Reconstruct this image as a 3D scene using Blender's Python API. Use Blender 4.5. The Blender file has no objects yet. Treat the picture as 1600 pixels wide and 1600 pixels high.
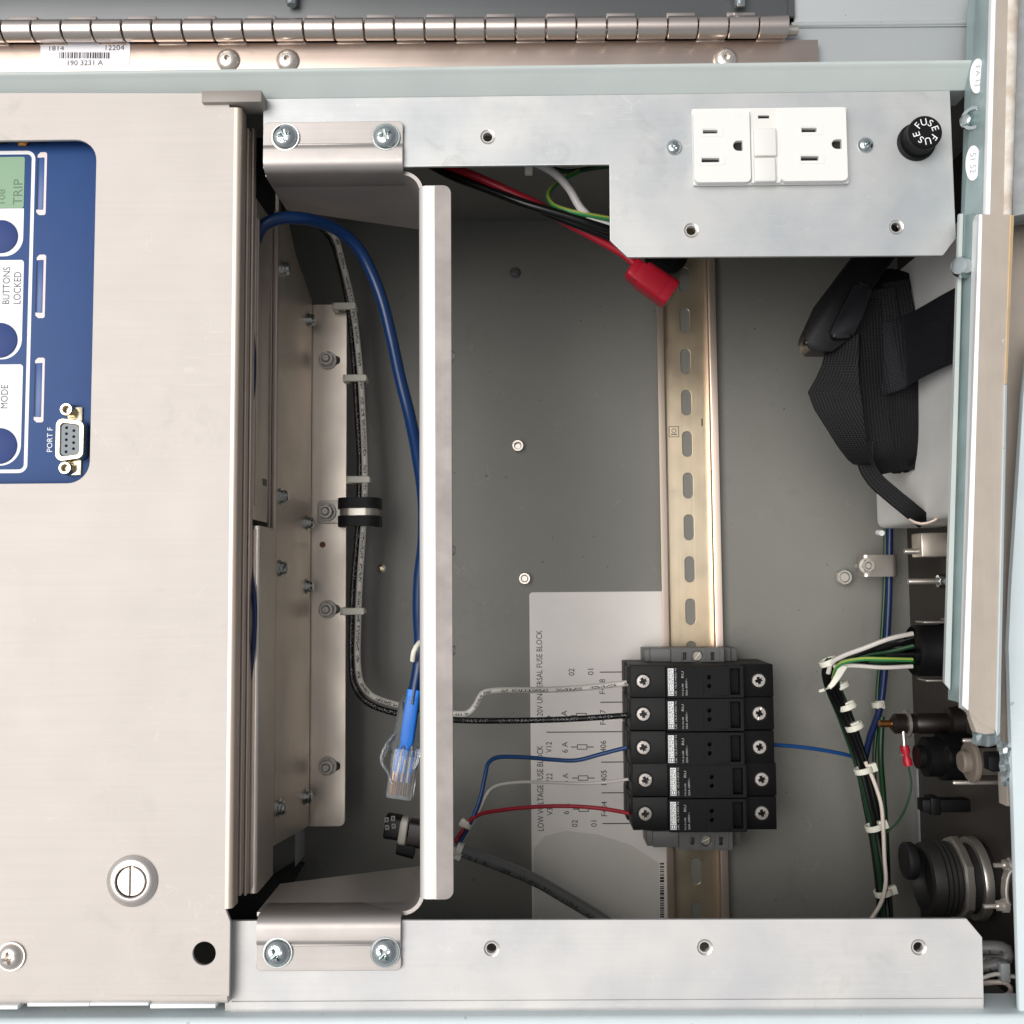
import bpy, bmesh, math, random
from mathutils import Vector, Matrix
random.seed(7)
SC = bpy.context.scene
COL = SC.collection
R = math.radians
MM = 0.001

# ------------------------------------------------------------------ camera
CAM_D = 430.0            # mm from the mounting plates
FPX = 1604.0             # focal length for a 1600 px wide picture
F_ = Vector((-.0087, .0717, -1)).normalized()
R0 = F_.cross(Vector((0, 1, 0))).normalized()
U0 = R0.cross(F_).normalized()
U_ = (U0 + R0 * .0079).normalized()
R_ = F_.cross(U_).normalized()
cd = bpy.data.cameras.new('camera')
cam = bpy.data.objects.new('camera', cd)
COL.objects.link(cam)
mw = Matrix((R_, U_, -F_)).transposed().to_4x4()
mw.translation = Vector((0, 0, CAM_D * MM))
cam.matrix_world = mw
cd.sensor_width = 36
cd.lens = 36 * FPX / 1600
cd.clip_start = .01
cd.clip_end = 1000
SC.camera = cam

# ------------------------------------------------------------------ light
SUN_EL, SUN_AZ = 65, 172       # azimuth measured from +X towards +Y
w = bpy.data.worlds.new('World')
SC.world = w
w.use_nodes = True
nt = w.node_tree
nt.nodes.clear()
sky = nt.nodes.new('ShaderNodeTexSky')
sky.sky_type = 'NISHITA'
sky.sun_disc = False
sky.sun_elevation = R(SUN_EL)
sky.sun_rotation = R(90 - SUN_AZ)
sky.air_density = 1.0
sky.dust_density = 4.0
sky.ozone_density = 1.0
hs = nt.nodes.new('ShaderNodeHueSaturation')
hs.inputs['Saturation'].default_value = .22
bg = nt.nodes.new('ShaderNodeBackground')
bg.inputs['Strength'].default_value = .1
ow = nt.nodes.new('ShaderNodeOutputWorld')
nt.links.new(sky.outputs[0], hs.inputs['Color'])
nt.links.new(hs.outputs[0], bg.inputs[0])
nt.links.new(bg.outputs[0], ow.inputs[0])
sd = bpy.data.lights.new('sun', 'SUN')
sd.energy = 2.3
sd.angle = R(46)
sd.color = (1, .97, .93)
sun = bpy.data.objects.new('sun', sd)
COL.objects.link(sun)
dv = Vector((math.cos(R(SUN_AZ)) * math.cos(R(SUN_EL)), math.sin(R(SUN_AZ)) * math.cos(R(SUN_EL)), math.sin(R(SUN_EL))))
sun.rotation_euler = dv.to_track_quat('Z', 'Y').to_euler()
sun.location = dv * 2
vs = SC.view_settings
vs.view_transform = 'Standard'
vs.look = 'None'
vs.gamma = 1
vs.exposure = 0.0
SC.cycles.use_denoising = True
SC.cycles.max_bounces = 10
SC.cycles.sample_clamp_indirect = 4

# ------------------------------------------------------------------ pixel of the photo -> point on the plane z (mm)
def P(px, py, z):
    d = F_ * FPX + R_ * (px - 800) - U_ * (py - 800)
    t = (z - CAM_D) / d.z
    return (d.x * t, d.y * t)
def P3(px, py, z):
    x, y = P(px, py, z)
    return Vector((x, y, z))
def X(px, py, z): return P(px, py, z)[0]
def Y(px, py, z): return P(px, py, z)[1]
def RC(a, b, c, d, z):
    """pixel box -> x0,x1,y0,y1"""
    mx, my = (a + c) / 2, (b + d) / 2
    return X(a, my, z), X(c, my, z), Y(mx, d, z), Y(mx, b, z)
def pxp(pts, z): return [P(x, y, z) for x, y in pts]

# ------------------------------------------------------------------ outlines
def circ(cx, cy, r, n=24, rx=None):
    return [(cx + r * math.cos(2 * math.pi * k / n), cy + (rx or r) * math.sin(2 * math.pi * k / n)) for k in range(n)]
def rnd(pts, r, n=5):
    """round the corners of a polygon; r is one radius or a list"""
    out = []
    m = len(pts)
    rs = r if isinstance(r, (list, tuple)) else [r] * m
    for i in range(m):
        p = Vector(pts[i]); a = Vector(pts[i - 1]); b = Vector(pts[(i + 1) % m])
        if rs[i] <= 0:
            out.append(tuple(p)); continue
        da = (a - p); db = (b - p)
        la, lb = da.length, db.length
        da.normalize(); db.normalize()
        c = max(-1, min(1, da.dot(db)))
        half = math.acos(c) / 2
        if half > 1.56 or half < .02:
            out.append(tuple(p)); continue
        t = min(rs[i] / math.tan(half), la * .49, lb * .49)
        rr = t * math.tan(half)
        cen = p + (da + db).normalized() * (rr / math.sin(half))
        s = p + da * t; e = p + db * t
        a0 = math.atan2(s.y - cen.y, s.x - cen.x); a1 = math.atan2(e.y - cen.y, e.x - cen.x)
        dl = (a1 - a0 + math.pi) % (2 * math.pi) - math.pi
        for k in range(n + 1):
            an = a0 + dl * k / n
            out.append((cen.x + rr * math.cos(an), cen.y + rr * math.sin(an)))
    return out
def rect(x0, x1, y0, y1, r=0, n=5):
    pts = [(x0, y0), (x1, y0), (x1, y1), (x0, y1)]
    return rnd(pts, r, n) if r else pts
def catmull(pts, step=2.0):
    pts = [Vector(p) for p in pts]
    if len(pts) == 2:
        return pts
    q = [pts[0] * 2 - pts[1]] + pts + [pts[-1] * 2 - pts[-2]]
    out = []
    for i in range(1, len(q) - 2):
        p0, p1, p2, p3 = q[i - 1:i + 3]
        n = max(2, int((p2 - p1).length / step))
        t0 = 0; t1 = t0 + max((p1 - p0).length, 1e-4) ** .5
        t2 = t1 + max((p2 - p1).length, 1e-4) ** .5; t3 = t2 + max((p3 - p2).length, 1e-4) ** .5
        for k in range(n):
            t = t1 + (t2 - t1) * k / n
            A1 = p0 * ((t1 - t) / (t1 - t0)) + p1 * ((t - t0) / (t1 - t0))
            A2 = p1 * ((t2 - t) / (t2 - t1)) + p2 * ((t - t1) / (t2 - t1))
            A3 = p2 * ((t3 - t) / (t3 - t2)) + p3 * ((t - t2) / (t3 - t2))
            B1 = A1 * ((t2 - t) / (t2 - t0)) + A2 * ((t - t0) / (t2 - t0))
            B2 = A2 * ((t3 - t) / (t3 - t1)) + A3 * ((t - t1) / (t3 - t1))
            out.append(B1 * ((t2 - t) / (t2 - t1)) + B2 * ((t - t1) / (t2 - t1)))
    out.append(pts[-1])
    return out
def axis_mat(axis, origin=(0, 0, 0)):
    m = Vector(axis).normalized().to_track_quat('Z', 'Y').to_matrix().to_4x4()
    m.translation = Vector(origin)
    return m

# ------------------------------------------------------------------ mesh builder (mm)
class MB:
    def __init__(s):
        s.bm = bmesh.new()
        s.uv = s.bm.loops.layers.uv.new('UVMap')
    def add(s, bm2, mat=None):
        me = bpy.data.meshes.new('t')
        if mat is not None: bm2.transform(mat)
        bm2.to_mesh(me); bm2.free()
        s.bm.from_mesh(me)
        bpy.data.meshes.remove(me)
        return s
    def mesh(s, me, mat=None):
        t = bmesh.new(); t.from_mesh(me)
        return s.add(t, mat)
    def box(s, x0, x1, y0, y1, z0, z1, bev=.25, seg=2, mat=None):
        t = bmesh.new()
        bmesh.ops.create_cube(t, size=1)
        for v in t.verts:
            v.co = Vector(((x0 + x1) / 2 + v.co.x * (x1 - x0), (y0 + y1) / 2 + v.co.y * (y1 - y0), (z0 + z1) / 2 + v.co.z * (z1 - z0)))
        b = min(bev, abs(x1 - x0) * .45, abs(y1 - y0) * .45, abs(z1 - z0) * .45)
        if b > 0:
            bmesh.ops.bevel(t, geom=t.edges[:], offset=b, segments=seg, affect='EDGES', profile=.5)
        return s.add(t, mat)
    def lathe(s, prof, origin=(0, 0, 0), axis=(0, 0, 1), n=28, mat=None, gear=None):
        """prof: (r, h) points along the axis; r=0 closes"""
        t = bmesh.new(); rings = []
        for r, h in prof:
            if r <= 1e-5:
                rings.append([t.verts.new((0, 0, h))]); continue
            rings.append([t.verts.new(((r + (gear if gear and k % 2 else 0)) * math.cos(2 * math.pi * k / n), (r + (gear if gear and k % 2 else 0)) * math.sin(2 * math.pi * k / n), h)) for k in range(n)])
        for a, b in zip(rings, rings[1:]):
            for k in range(n):
                k2 = (k + 1) % n
                q = [a[k % len(a)], a[k2 % len(a)], b[k2 % len(b)], b[k % len(b)]]
                u = []
                for v in q:
                    if v not in u: u.append(v)
                if len(u) > 2:
                    try: t.faces.new(u)
                    except ValueError: pass
        m = axis_mat(axis, origin)
        return s.add(t, m if mat is None else mat @ m)
    def cyl(s, origin, axis, r, h, c=.2, n=24):
        return s.lathe([(0, 0), (r - c, 0), (r, c), (r, h - c), (r - c, h), (0, h)], origin, axis, n)
    def ring(s, origin, axis, ri, ro, h, c=.15, n=28):
        return s.lathe([(ri, 0), (ro - c, 0), (ro, c), (ro, h - c), (ro - c, h), (ri + c, h), (ri, h - c), (ri, 0)], origin, axis, n)
    def hexnut(s, origin, axis, af, h, ri, n=6, rot=0):
        ro = af / math.sqrt(3)
        t = bmesh.new()
        K = 24
        def hr(a):
            a = (a + rot) % (math.pi / 3) - math.pi / 6
            return (af / 2) / math.cos(a)
        rows = []
        for z, f, lim in ((0, hr, 99), (h * .82, hr, 99), (h, hr, af / 2 * .98)):
            rows.append([t.verts.new((min(f(2 * math.pi * k / K), lim) * math.cos(2 * math.pi * k / K), min(f(2 * math.pi * k / K), lim) * math.sin(2 * math.pi * k / K), z)) for k in range(K)])
        for r_, z in ((ri + .25, h), (ri, h - .3), (ri, 0)):
            rows.append([t.verts.new((r_ * math.cos(2 * math.pi * k / K), r_ * math.sin(2 * math.pi * k / K), z)) for k in range(K)])
        for a, b in zip(rows, rows[1:]):
            for k in range(K):
                t.faces.new((a[k], a[(k + 1) % K], b[(k + 1) % K], b[k]))
        return s.add(t, axis_mat(axis, origin))
    def tube(s, pts, r, n=10, smooth=True, step=2.0, caps=True, radf=None):
        path = catmull(pts, step) if smooth else [Vector(p) for p in pts]
        t = s.bm
        prev = None; rings = []; L = 0; ls = []
        up = None
        for i, p in enumerate(path):
            tan = (path[min(i + 1, len(path) - 1)] - path[max(i - 1, 0)])
            if tan.length < 1e-6: tan = Vector((1, 0, 0))
            tan.normalize()
            if up is None:
                up = Vector((0, 0, 1)) if abs(tan.z) < .9 else Vector((1, 0, 0))
            up = (up - tan * up.dot(tan)).normalized()
            sd_ = tan.cross(up)
            if i: L += (p - path[i - 1]).length
            ls.append(L)
            rr = r * (radf(i / max(1, len(path) - 1)) if radf else 1)
            rings.append([t.verts.new(p + (up * math.cos(2 * math.pi * k / n) + sd_ * math.sin(2 * math.pi * k / n)) * rr) for k in range(n)])
        for i in range(len(rings) - 1):
            for k in range(n):
                k2 = (k + 1) % n
                f = t.faces.new((rings[i][k], rings[i][k2], rings[i + 1][k2], rings[i + 1][k]))
                for lp, (uu, vv) in zip(f.loops, ((ls[i], k), (ls[i], k + 1), (ls[i + 1], k + 1), (ls[i + 1], k))):
                    lp[s.uv].uv = (uu / 10, vv / n)
        if caps:
            t.faces.new(rings[0][::-1]); t.faces.new(rings[-1])
        return s
    def prism(s, poly, z0, z1, bev=0, mat=None):
        t = bmesh.new()
        a = [t.verts.new((x, y, z0)) for x, y in poly]; b = [t.verts.new((x, y, z1)) for x, y in poly]
        n = len(poly)
        t.faces.new(a[::-1]); t.faces.new(b)
        for k in range(n):
            t.faces.new((a[k], a[(k + 1) % n], b[(k + 1) % n], b[k]))
        if bev:
            bmesh.ops.bevel(t, geom=[e for e in t.edges if abs(e.verts[0].co.z - e.verts[1].co.z) < 1e-6], offset=bev, segments=2, affect='EDGES', profile=.5)
        return s.add(t, mat)
    def sheet(s, outs, z0, z1, bev=.12, mat=None):
        """flat plate with holes: outs[0] outline, the rest holes"""
        cu = bpy.data.curves.new('c', 'CURVE')
        cu.dimensions = '2D'; cu.fill_mode = 'BOTH'
        bev = min(bev, (z1 - z0) * .4)
        cu.extrude = (z1 - z0) / 2 - bev; cu.bevel_depth = bev; cu.bevel_resolution = 1
        for o in outs:
            sp = cu.splines.new('POLY')
            sp.points.add(len(o) - 1)
            for p, q in zip(sp.points, o): p.co = (q[0], q[1], 0, 1)
            sp.use_cyclic_u = True
        ob = bpy.data.objects.new('c', cu)
        me = bpy.data.meshes.new_from_object(ob)
        m = Matrix.Translation((0, 0, (z0 + z1) / 2))
        s.mesh(me, m if mat is None else mat @ m)
        bpy.data.objects.remove(ob); bpy.data.curves.remove(cu); bpy.data.meshes.remove(me)
        return s
    def bent(s, prof, th, lo, hi, axis='y', r=2.0, n=5):
        """sheet metal: a polyline (2D) with rounded bends, thickness th, extruded along an axis.
        axis y: prof=(x,z); axis x: prof=(y,z); axis z: prof=(x,y)"""
        q = [Vector(p) for p in prof]
        pts = [q[0]]
        for i in range(1, len(q) - 1):
            p = q[i]; da = (q[i - 1] - p); db = (q[i + 1] - p)
            la, lb = da.length, db.length
            da.normalize(); db.normalize()
            half = math.acos(max(-1, min(1, da.dot(db)))) / 2
            tt = min(r / math.tan(half), la * .49, lb * .49); rr = tt * math.tan(half)
            cen = p + (da + db).normalized() * (rr / math.sin(half))
            s0 = p + da * tt; e0 = p + db * tt
            a0 = math.atan2(s0.y - cen.y, s0.x - cen.x); a1 = math.atan2(e0.y - cen.y, e0.x - cen.x)
            dl = (a1 - a0 + math.pi) % (2 * math.pi) - math.pi
            for k in range(n + 1):
                an = a0 + dl * k / n
                pts.append(Vector((cen.x + rr * math.cos(an), cen.y + rr * math.sin(an))))
        pts.append(q[-1])
        L, Rt = [], []
        for i, p in enumerate(pts):
            tg = (pts[min(i + 1, len(pts) - 1)] - pts[max(i - 1, 0)]).normalized()
            nn = Vector((-tg.y, tg.x))
            L.append(p + nn * th / 2); Rt.append(p - nn * th / 2)
        poly = L + Rt[::-1]
        if axis == 'y':
            f = lambda a, h: (a.x, h, a.y)
        elif axis == 'x':
            f = lambda a, h: (h, a.x, a.y)
        else:
            f = lambda a, h: (a.x, a.y, h)
        t = bmesh.new()
        # lo/hi may be functions of the index so that ends can slope
        flo = lo if callable(lo) else (lambda a: lo)
        fhi = hi if callable(hi) else (lambda a: hi)
        va = [t.verts.new(f(p, flo(p))) for p in poly]; vb = [t.verts.new(f(p, fhi(p))) for p in poly]
        m = len(L); N = len(poly)
        for k in range(N):
            t.faces.new((va[k], va[(k + 1) % N], vb[(k + 1) % N], vb[k]))
        for k in range(m - 1):
            t.faces.new((va[k], va[k + 1], va[N - 2 - k], va[N - 1 - k]))
            t.faces.new((vb[k], vb[k + 1], vb[N - 2 - k], vb[N - 1 - k]))
        return s.add(t)
    def loft(s, rows, closed=True, caps=True):
        t = bmesh.new()
        V = [[t.verts.new(p) for p in r] for r in rows]
        n = len(rows[0])
        for a, b in zip(V, V[1:]):
            for k in range(n if closed else n - 1):
                t.faces.new((a[k], a[(k + 1) % n], b[(k + 1) % n], b[k]))
        if caps:
            t.faces.new(V[0][::-1]); t.faces.new(V[-1])
        return s.add(t)
    def ribbon(s, pts, wid, th, step=2.0, wdir=None, smooth=True):
        """strap: path points, widths along given direction(s)"""
        path = catmull(pts, step) if smooth else [Vector(p) for p in pts]
        t = s.bm; rows = []; L = 0
        for i, p in enumerate(path):
            tan = (path[min(i + 1, len(path) - 1)] - path[max(i - 1, 0)]).normalized()
            wv = Vector(wdir(i / (len(path) - 1)) if callable(wdir) else wdir)
            wv = (wv - tan * wv.dot(tan)).normalized()
            nn = tan.cross(wv)
            if i: L += (p - path[i - 1]).length
            W = (wid(i / (len(path) - 1)) if callable(wid) else wid) / 2
            c = min(th * .4, .4)
            sec = [(-W, -th / 2 + c), (-W + c, -th / 2), (W - c, -th / 2), (W, -th / 2 + c), (W, th / 2 - c), (W - c, th / 2), (-W + c, th / 2), (-W, th / 2 - c)]
            rows.append(([t.verts.new(p + wv * a + nn * b) for a, b in sec], L, [a for a, b in sec]))
        for (a, la, ua), (b, lb, ub) in zip(rows, rows[1:]):
            for k in range(8):
                k2 = (k + 1) % 8
                f = t.faces.new((a[k], a[k2], b[k2], b[k]))
                for lp, (uu, vv) in zip(f.loops, ((la, ua[k]), (la, ua[k2]), (lb, ub[k2]), (lb, ub[k]))):
                    lp[s.uv].uv = (uu / 10, vv / 10)
        t.faces.new(rows[0][0][::-1]); t.faces.new(rows[-1][0])
        return s
    def text(s, txt, x0, x1, y0, y1, z0, z1, rot=90, font_spacing=1.0):
        """lettering fitted to a box; rot 90 reads upwards, 0 reads to the right"""
        me = text_mesh(txt, font_spacing)
        t = bmesh.new(); t.from_mesh(me); bpy.data.meshes.remove(me)
        xs = [v.co.x for v in t.verts]; ys = [v.co.y for v in t.verts]
        ax, bx, ay, by = min(xs), max(xs), min(ys), max(ys)
        for v in t.verts:
            u = (v.co.x - ax) / max(bx - ax, 1e-6); q = (v.co.y - ay) / max(by - ay, 1e-6)
            zz = z1 if v.co.z > 0 else z0
            if rot == 90:
                v.co = (x1 + (x0 - x1) * q, y0 + (y1 - y0) * u, zz)
            else:
                v.co = (x0 + (x1 - x0) * u, y0 + (y1 - y0) * q, zz)
        return s.add(t)
    def out(s, name, mat, parent=None, smooth=38, origin=None):
        bm = s.bm
        bmesh.ops.recalc_face_normals(bm, faces=bm.faces[:])
        o = Vector(origin) if origin is not None else Vector((0, 0, 0))
        for v in bm.verts: v.co = (v.co - o) * MM
        me = bpy.data.meshes.new(name)
        bm.to_mesh(me); bm.free()
        me.materials.append(mat)
        for p in me.polygons: p.use_smooth = True
        me.set_sharp_from_angle(angle=R(smooth))
        ob = bpy.data.objects.new(name, me)
        COL.objects.link(ob)
        return ob
    def bbox(s):
        xs = [v.co for v in s.bm.verts]
        return Vector(map(min, zip(*xs))), Vector(map(max, zip(*xs)))

_tc = {}
def text_mesh(txt, spacing=1.0):
    cu = bpy.data.curves.new('txt', 'FONT')
    cu.body = txt; cu.size = 10; cu.extrude = .5; cu.space_character = spacing
    cu.resolution_u = 3
    ob = bpy.data.objects.new('txt', cu)
    me = bpy.data.meshes.new_from_object(ob)
    bpy.data.objects.remove(ob); bpy.data.curves.remove(cu)
    return me
def boolean(a, b):
    """mesh a minus mesh b (both MB), returns mesh in mm"""
    obs = []
    for q in (a, b):
        bmesh.ops.recalc_face_normals(q.bm, faces=q.bm.faces[:])
        me = bpy.data.meshes.new('b'); q.bm.to_mesh(me); q.bm.free()
        o = bpy.data.objects.new('b', me); COL.objects.link(o); obs.append(o)
    md = obs[0].modifiers.new('b', 'BOOLEAN'); md.object = obs[1]; md.operation = 'DIFFERENCE'; md.solver = 'EXACT'
    dg = bpy.context.evaluated_depsgraph_get()
    me = bpy.data.meshes.new_from_object(obs[0].evaluated_get(dg))
    for o in obs:
        m = o.data; bpy.data.objects.remove(o); bpy.data.meshes.remove(m)
    return me

def props(o, label=None, cat=None, group=None, kind=None):
    if label: o['label'] = label
    if cat: o['category'] = cat
    if group: o['group'] = group
    if kind: o['kind'] = kind
ORG = {}
def thing(name, label, cat, loc, group=None):
    o = bpy.data.objects.new(name, None)
    o.empty_display_size = .01
    o.location = Vector(loc) * MM
    COL.objects.link(o)
    ORG[o.name] = Vector(loc)
    props(o, label, cat, group)
    return o
def part(name, mb, mat, parent, label=None, smooth=38, kind=None):
    o = mb.out(name, mat, origin=ORG[parent.name], smooth=smooth)
    o.parent = parent
    ORG[o.name] = ORG[parent.name]
    props(o, label, kind=kind)
    return o
def solo(name, mb, mat, label, cat, group=None, smooth=38):
    a, b = mb.bbox()
    org = Vector(((a.x + b.x) / 2, (a.y + b.y) / 2, a.z))
    o = mb.out(name, mat, origin=org, smooth=smooth)
    o.location = org * MM
    ORG[o.name] = org
    props(o, label, cat, group)
    return o
def dup(o, dx, dy, dz, parent=None, label=None, rotz=None):
    c = o.copy(); COL.objects.link(c)
    if parent is not None: c.parent = parent
    c.location = Vector(o.location) + Vector((dx, dy, dz)) * MM
    if label: c['label'] = label
    return c
def pieces(name, mesh_mb, mat, parent, spots, axis=(0, 0, 1), smooth=38, spin=None):
    """one mesh built at the origin, placed as a child at each spot (mm)"""
    ob = mesh_mb.out(name, mat, origin=(0, 0, 0), smooth=smooth)
    res = []
    for i, sp in enumerate(spots):
        c = ob if i == 0 else ob.copy()
        if i: COL.objects.link(c)
        c.parent = parent
        c.location = (Vector(sp) - ORG[parent.name]) * MM
        q = Vector(axis).normalized().to_track_quat('Z', 'Y')
        if spin: q = q @ Matrix.Rotation(spin[i % len(spin)], 3, 'Z').to_quaternion()
        c.rotation_euler = q.to_euler()
        ORG[c.name] = Vector(sp)
        res.append(c)
    return res

# ------------------------------------------------------------------ materials
def c(r, g, b):
    f = lambda v: v / 12.92 if v <= .04045 else ((v + .055) / 1.055) ** 2.4
    return (f(r / 255), f(g / 255), f(b / 255), 1)
def mat(name, col, metal=0, rough=.5, var=.0, vscale=30, var_col=None, brush=None, bump=0, bscale=400, rvar=0,
        scratch=0, scratch_col=(.9, .9, .9, 1), specks=0, speck_col=(.03, .025, .02, 1), spec=.5, trans=0, ior=1.45, coat=0, alpha=1, smudge=0, scuff=0):
    m = bpy.data.materials.new(name); m.use_nodes = True
    n = m.node_tree.nodes; l = m.node_tree.links
    b = n['Principled BSDF']
    b.inputs['Metallic'].default_value = metal
    b.inputs['Roughness'].default_value = rough
    b.inputs['Specular IOR Level'].default_value = spec
    b.inputs['IOR'].default_value = ior
    b.inputs['Transmission Weight'].default_value = trans
    b.inputs['Coat Weight'].default_value = coat
    b.inputs['Base Color'].default_value = col
    tc = n.new('ShaderNodeTexCoord')
    src = None
    def noise(scale, detail=4, stretch=None, rough_=.55, dist=0):
        mp = n.new('ShaderNodeMapping')
        mp.inputs['Scale'].default_value = stretch or (1, 1, 1)
        l.new(tc.outputs['Object'], mp.inputs['Vector'])
        t = n.new('ShaderNodeTexNoise')
        t.inputs['Scale'].default_value = scale; t.inputs['Detail'].default_value = detail
        t.inputs['Roughness'].default_value = rough_; t.inputs['Distortion'].default_value = dist
        l.new(mp.outputs[0], t.inputs['Vector'])
        return t.outputs['Fac']
    def ramp(fac, p0, p1):
        r_ = n.new('ShaderNodeMapRange')
        r_.inputs['From Min'].default_value = p0; r_.inputs['From Max'].default_value = p1
        l.new(fac, r_.inputs['Value'])
        return r_.outputs[0]
    def mix(fac, a, bb, mode='MIX'):
        x = n.new('ShaderNodeMix'); x.data_type = 'RGBA'; x.blend_type = mode
        if isinstance(fac, (int, float)): x.inputs['Factor'].default_value = fac
        else: l.new(fac, x.inputs['Factor'])
        for s_, v in ((6, a), (7, bb)):
            if isinstance(v, tuple): x.inputs[s_].default_value = v
            else: l.new(v, x.inputs[s_])
        return x.outputs[2]
    def mul(a, k):
        x = n.new('ShaderNodeMath'); x.operation = 'MULTIPLY'
        l.new(a, x.inputs[0])
        if isinstance(k, (int, float)): x.inputs[1].default_value = k
        else: l.new(k, x.inputs[1])
        return x.outputs[0]
    cur = col
    if var:
        vc = var_col or tuple(v * (1 - var) for v in col[:3]) + (1,)
        cur = mix(ramp(noise(vscale, 5), .35, .68), cur, vc)
    if brush:
        bn = noise(1, 3, brush, .6)
        cur = mix(mul(ramp(bn, .3, .75), .1), cur, tuple(v * .55 for v in col[:3]) + (1,))
    if smudge:
        s1 = ramp(noise(17, 4, None, .6, .6), .54, .74)
        s2 = ramp(noise(70, 3, None, .6, 1.5), .5, .72)
        cur = mix(mul(mul(s1, s2), smudge), cur, tuple(v * .5 for v in col[:3]) + (1,))
        s3 = ramp(noise(11, 3, None, .5, .4), .58, .8)
        cur = mix(mul(s3, smudge * .4), cur, tuple(min(1, v * 1.2) for v in col[:3]) + (1,))
    if scuff:
        d1 = ramp(noise(1, 2, (70, 1300, 70), .5), .655, .7)
        d2 = ramp(noise(1, 2, (900, 90, 90), .5), .69, .72)
        k1 = ramp(noise(13, 3), .52, .64); k2 = ramp(noise(19, 3), .56, .66)
        cur = mix(mul(mul(d1, k1), scuff), cur, tuple(min(1, v * 1.7) for v in col[:3]) + (1,))
        cur = mix(mul(mul(d2, k2), scuff), cur, tuple(v * .6 for v in col[:3]) + (1,))
    if scratch:
        f1 = noise(55, 2, (1, 1, 1), .5, 1.2)
        x = n.new('ShaderNodeMath'); x.operation = 'COMPARE'
        l.new(f1, x.inputs[0]); x.inputs[1].default_value = .5; x.inputs[2].default_value = .0035
        msk = ramp(noise(38, 2), .56, .62)
        cur = mix(mul(mul(x.outputs[0], msk), scratch), cur, scratch_col)
    if specks:
        sp = ramp(noise(330, 1), .775, .79)
        cur = mix(mul(sp, specks), cur, speck_col)
    if not isinstance(cur, tuple):
        l.new(cur, b.inputs['Base Color'])
    if rvar:
        rr = n.new('ShaderNodeMapRange')
        rr.inputs['To Min'].default_value = max(.02, rough - rvar); rr.inputs['To Max'].default_value = rough + rvar
        rr.inputs['From Min'].default_value = .3; rr.inputs['From Max'].default_value = .7
        l.new(noise(45, 5), rr.inputs['Value'])
        l.new(rr.outputs[0], b.inputs['Roughness'])
    if bump:
        bp = n.new('ShaderNodeBump')
        bp.inputs['Strength'].default_value = bump; bp.inputs['Distance'].default_value = .0004
        l.new(noise(1, 3, brush) if brush else noise(bscale, 3), bp.inputs['Height'])
        l.new(bp.outputs[0], b.inputs['Normal'])
    m['_ok'] = 1
    return m
def wire_mat(name, col, print_col=None, rough=.38, size=(1.3, 1), dens=.52, stripe=None):
    """insulation; printed legend or a stripe along the wire, from the tube's own UV"""
    m = mat(name, col, 0, rough)
    n = m.node_tree.nodes; l = m.node_tree.links; b = n['Principled BSDF']
    uv = n.new('ShaderNodeUVMap'); sx = n.new('ShaderNodeSeparateXYZ')
    l.new(uv.outputs[0], sx.inputs[0])
    def mth(op, a, k, k2=None):
        x = n.new('ShaderNodeMath'); x.operation = op
        for i, v in enumerate((a, k, k2)):
            if v is None: continue
            if isinstance(v, (int, float)): x.inputs[i].default_value = v
            else: l.new(v, x.inputs[i])
        return x.outputs[0]
    if print_col:
        t = n.new('ShaderNodeTexNoise'); t.noise_dimensions = '2D'
        mp = n.new('ShaderNodeMapping'); mp.inputs['Scale'].default_value = (11 * size[0], 16 * size[1], 1)
        l.new(uv.outputs[0], mp.inputs[0]); l.new(mp.outputs[0], t.inputs['Vector'])
        t.inputs['Scale'].default_value = 1; t.inputs['Detail'].default_value = 0
        t2 = n.new('ShaderNodeTexNoise'); t2.noise_dimensions = '1D'
        l.new(mth('MULTIPLY', sx.outputs[0], 1.6), t2.inputs['W']); t2.inputs['Detail'].default_value = 0; t2.inputs['Scale'].default_value = 1
        fac = mth('GREATER_THAN', t.outputs[0], dens)
        fac = mth('MULTIPLY', fac, mth('GREATER_THAN', t2.outputs[0], .42))
        band = mth('COMPARE', sx.outputs[1], .08, .075)
        fac = mth('MULTIPLY', fac, band)
        pc = print_col
    else:
        fac = mth('COMPARE', sx.outputs[1], .1, .1); pc = stripe
    mx = n.new('ShaderNodeMix'); mx.data_type = 'RGBA'
    l.new(fac, mx.inputs['Factor']); mx.inputs[6].default_value = col; mx.inputs[7].default_value = pc
    l.new(mx.outputs[2], b.inputs['Base Color'])
    return m
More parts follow.
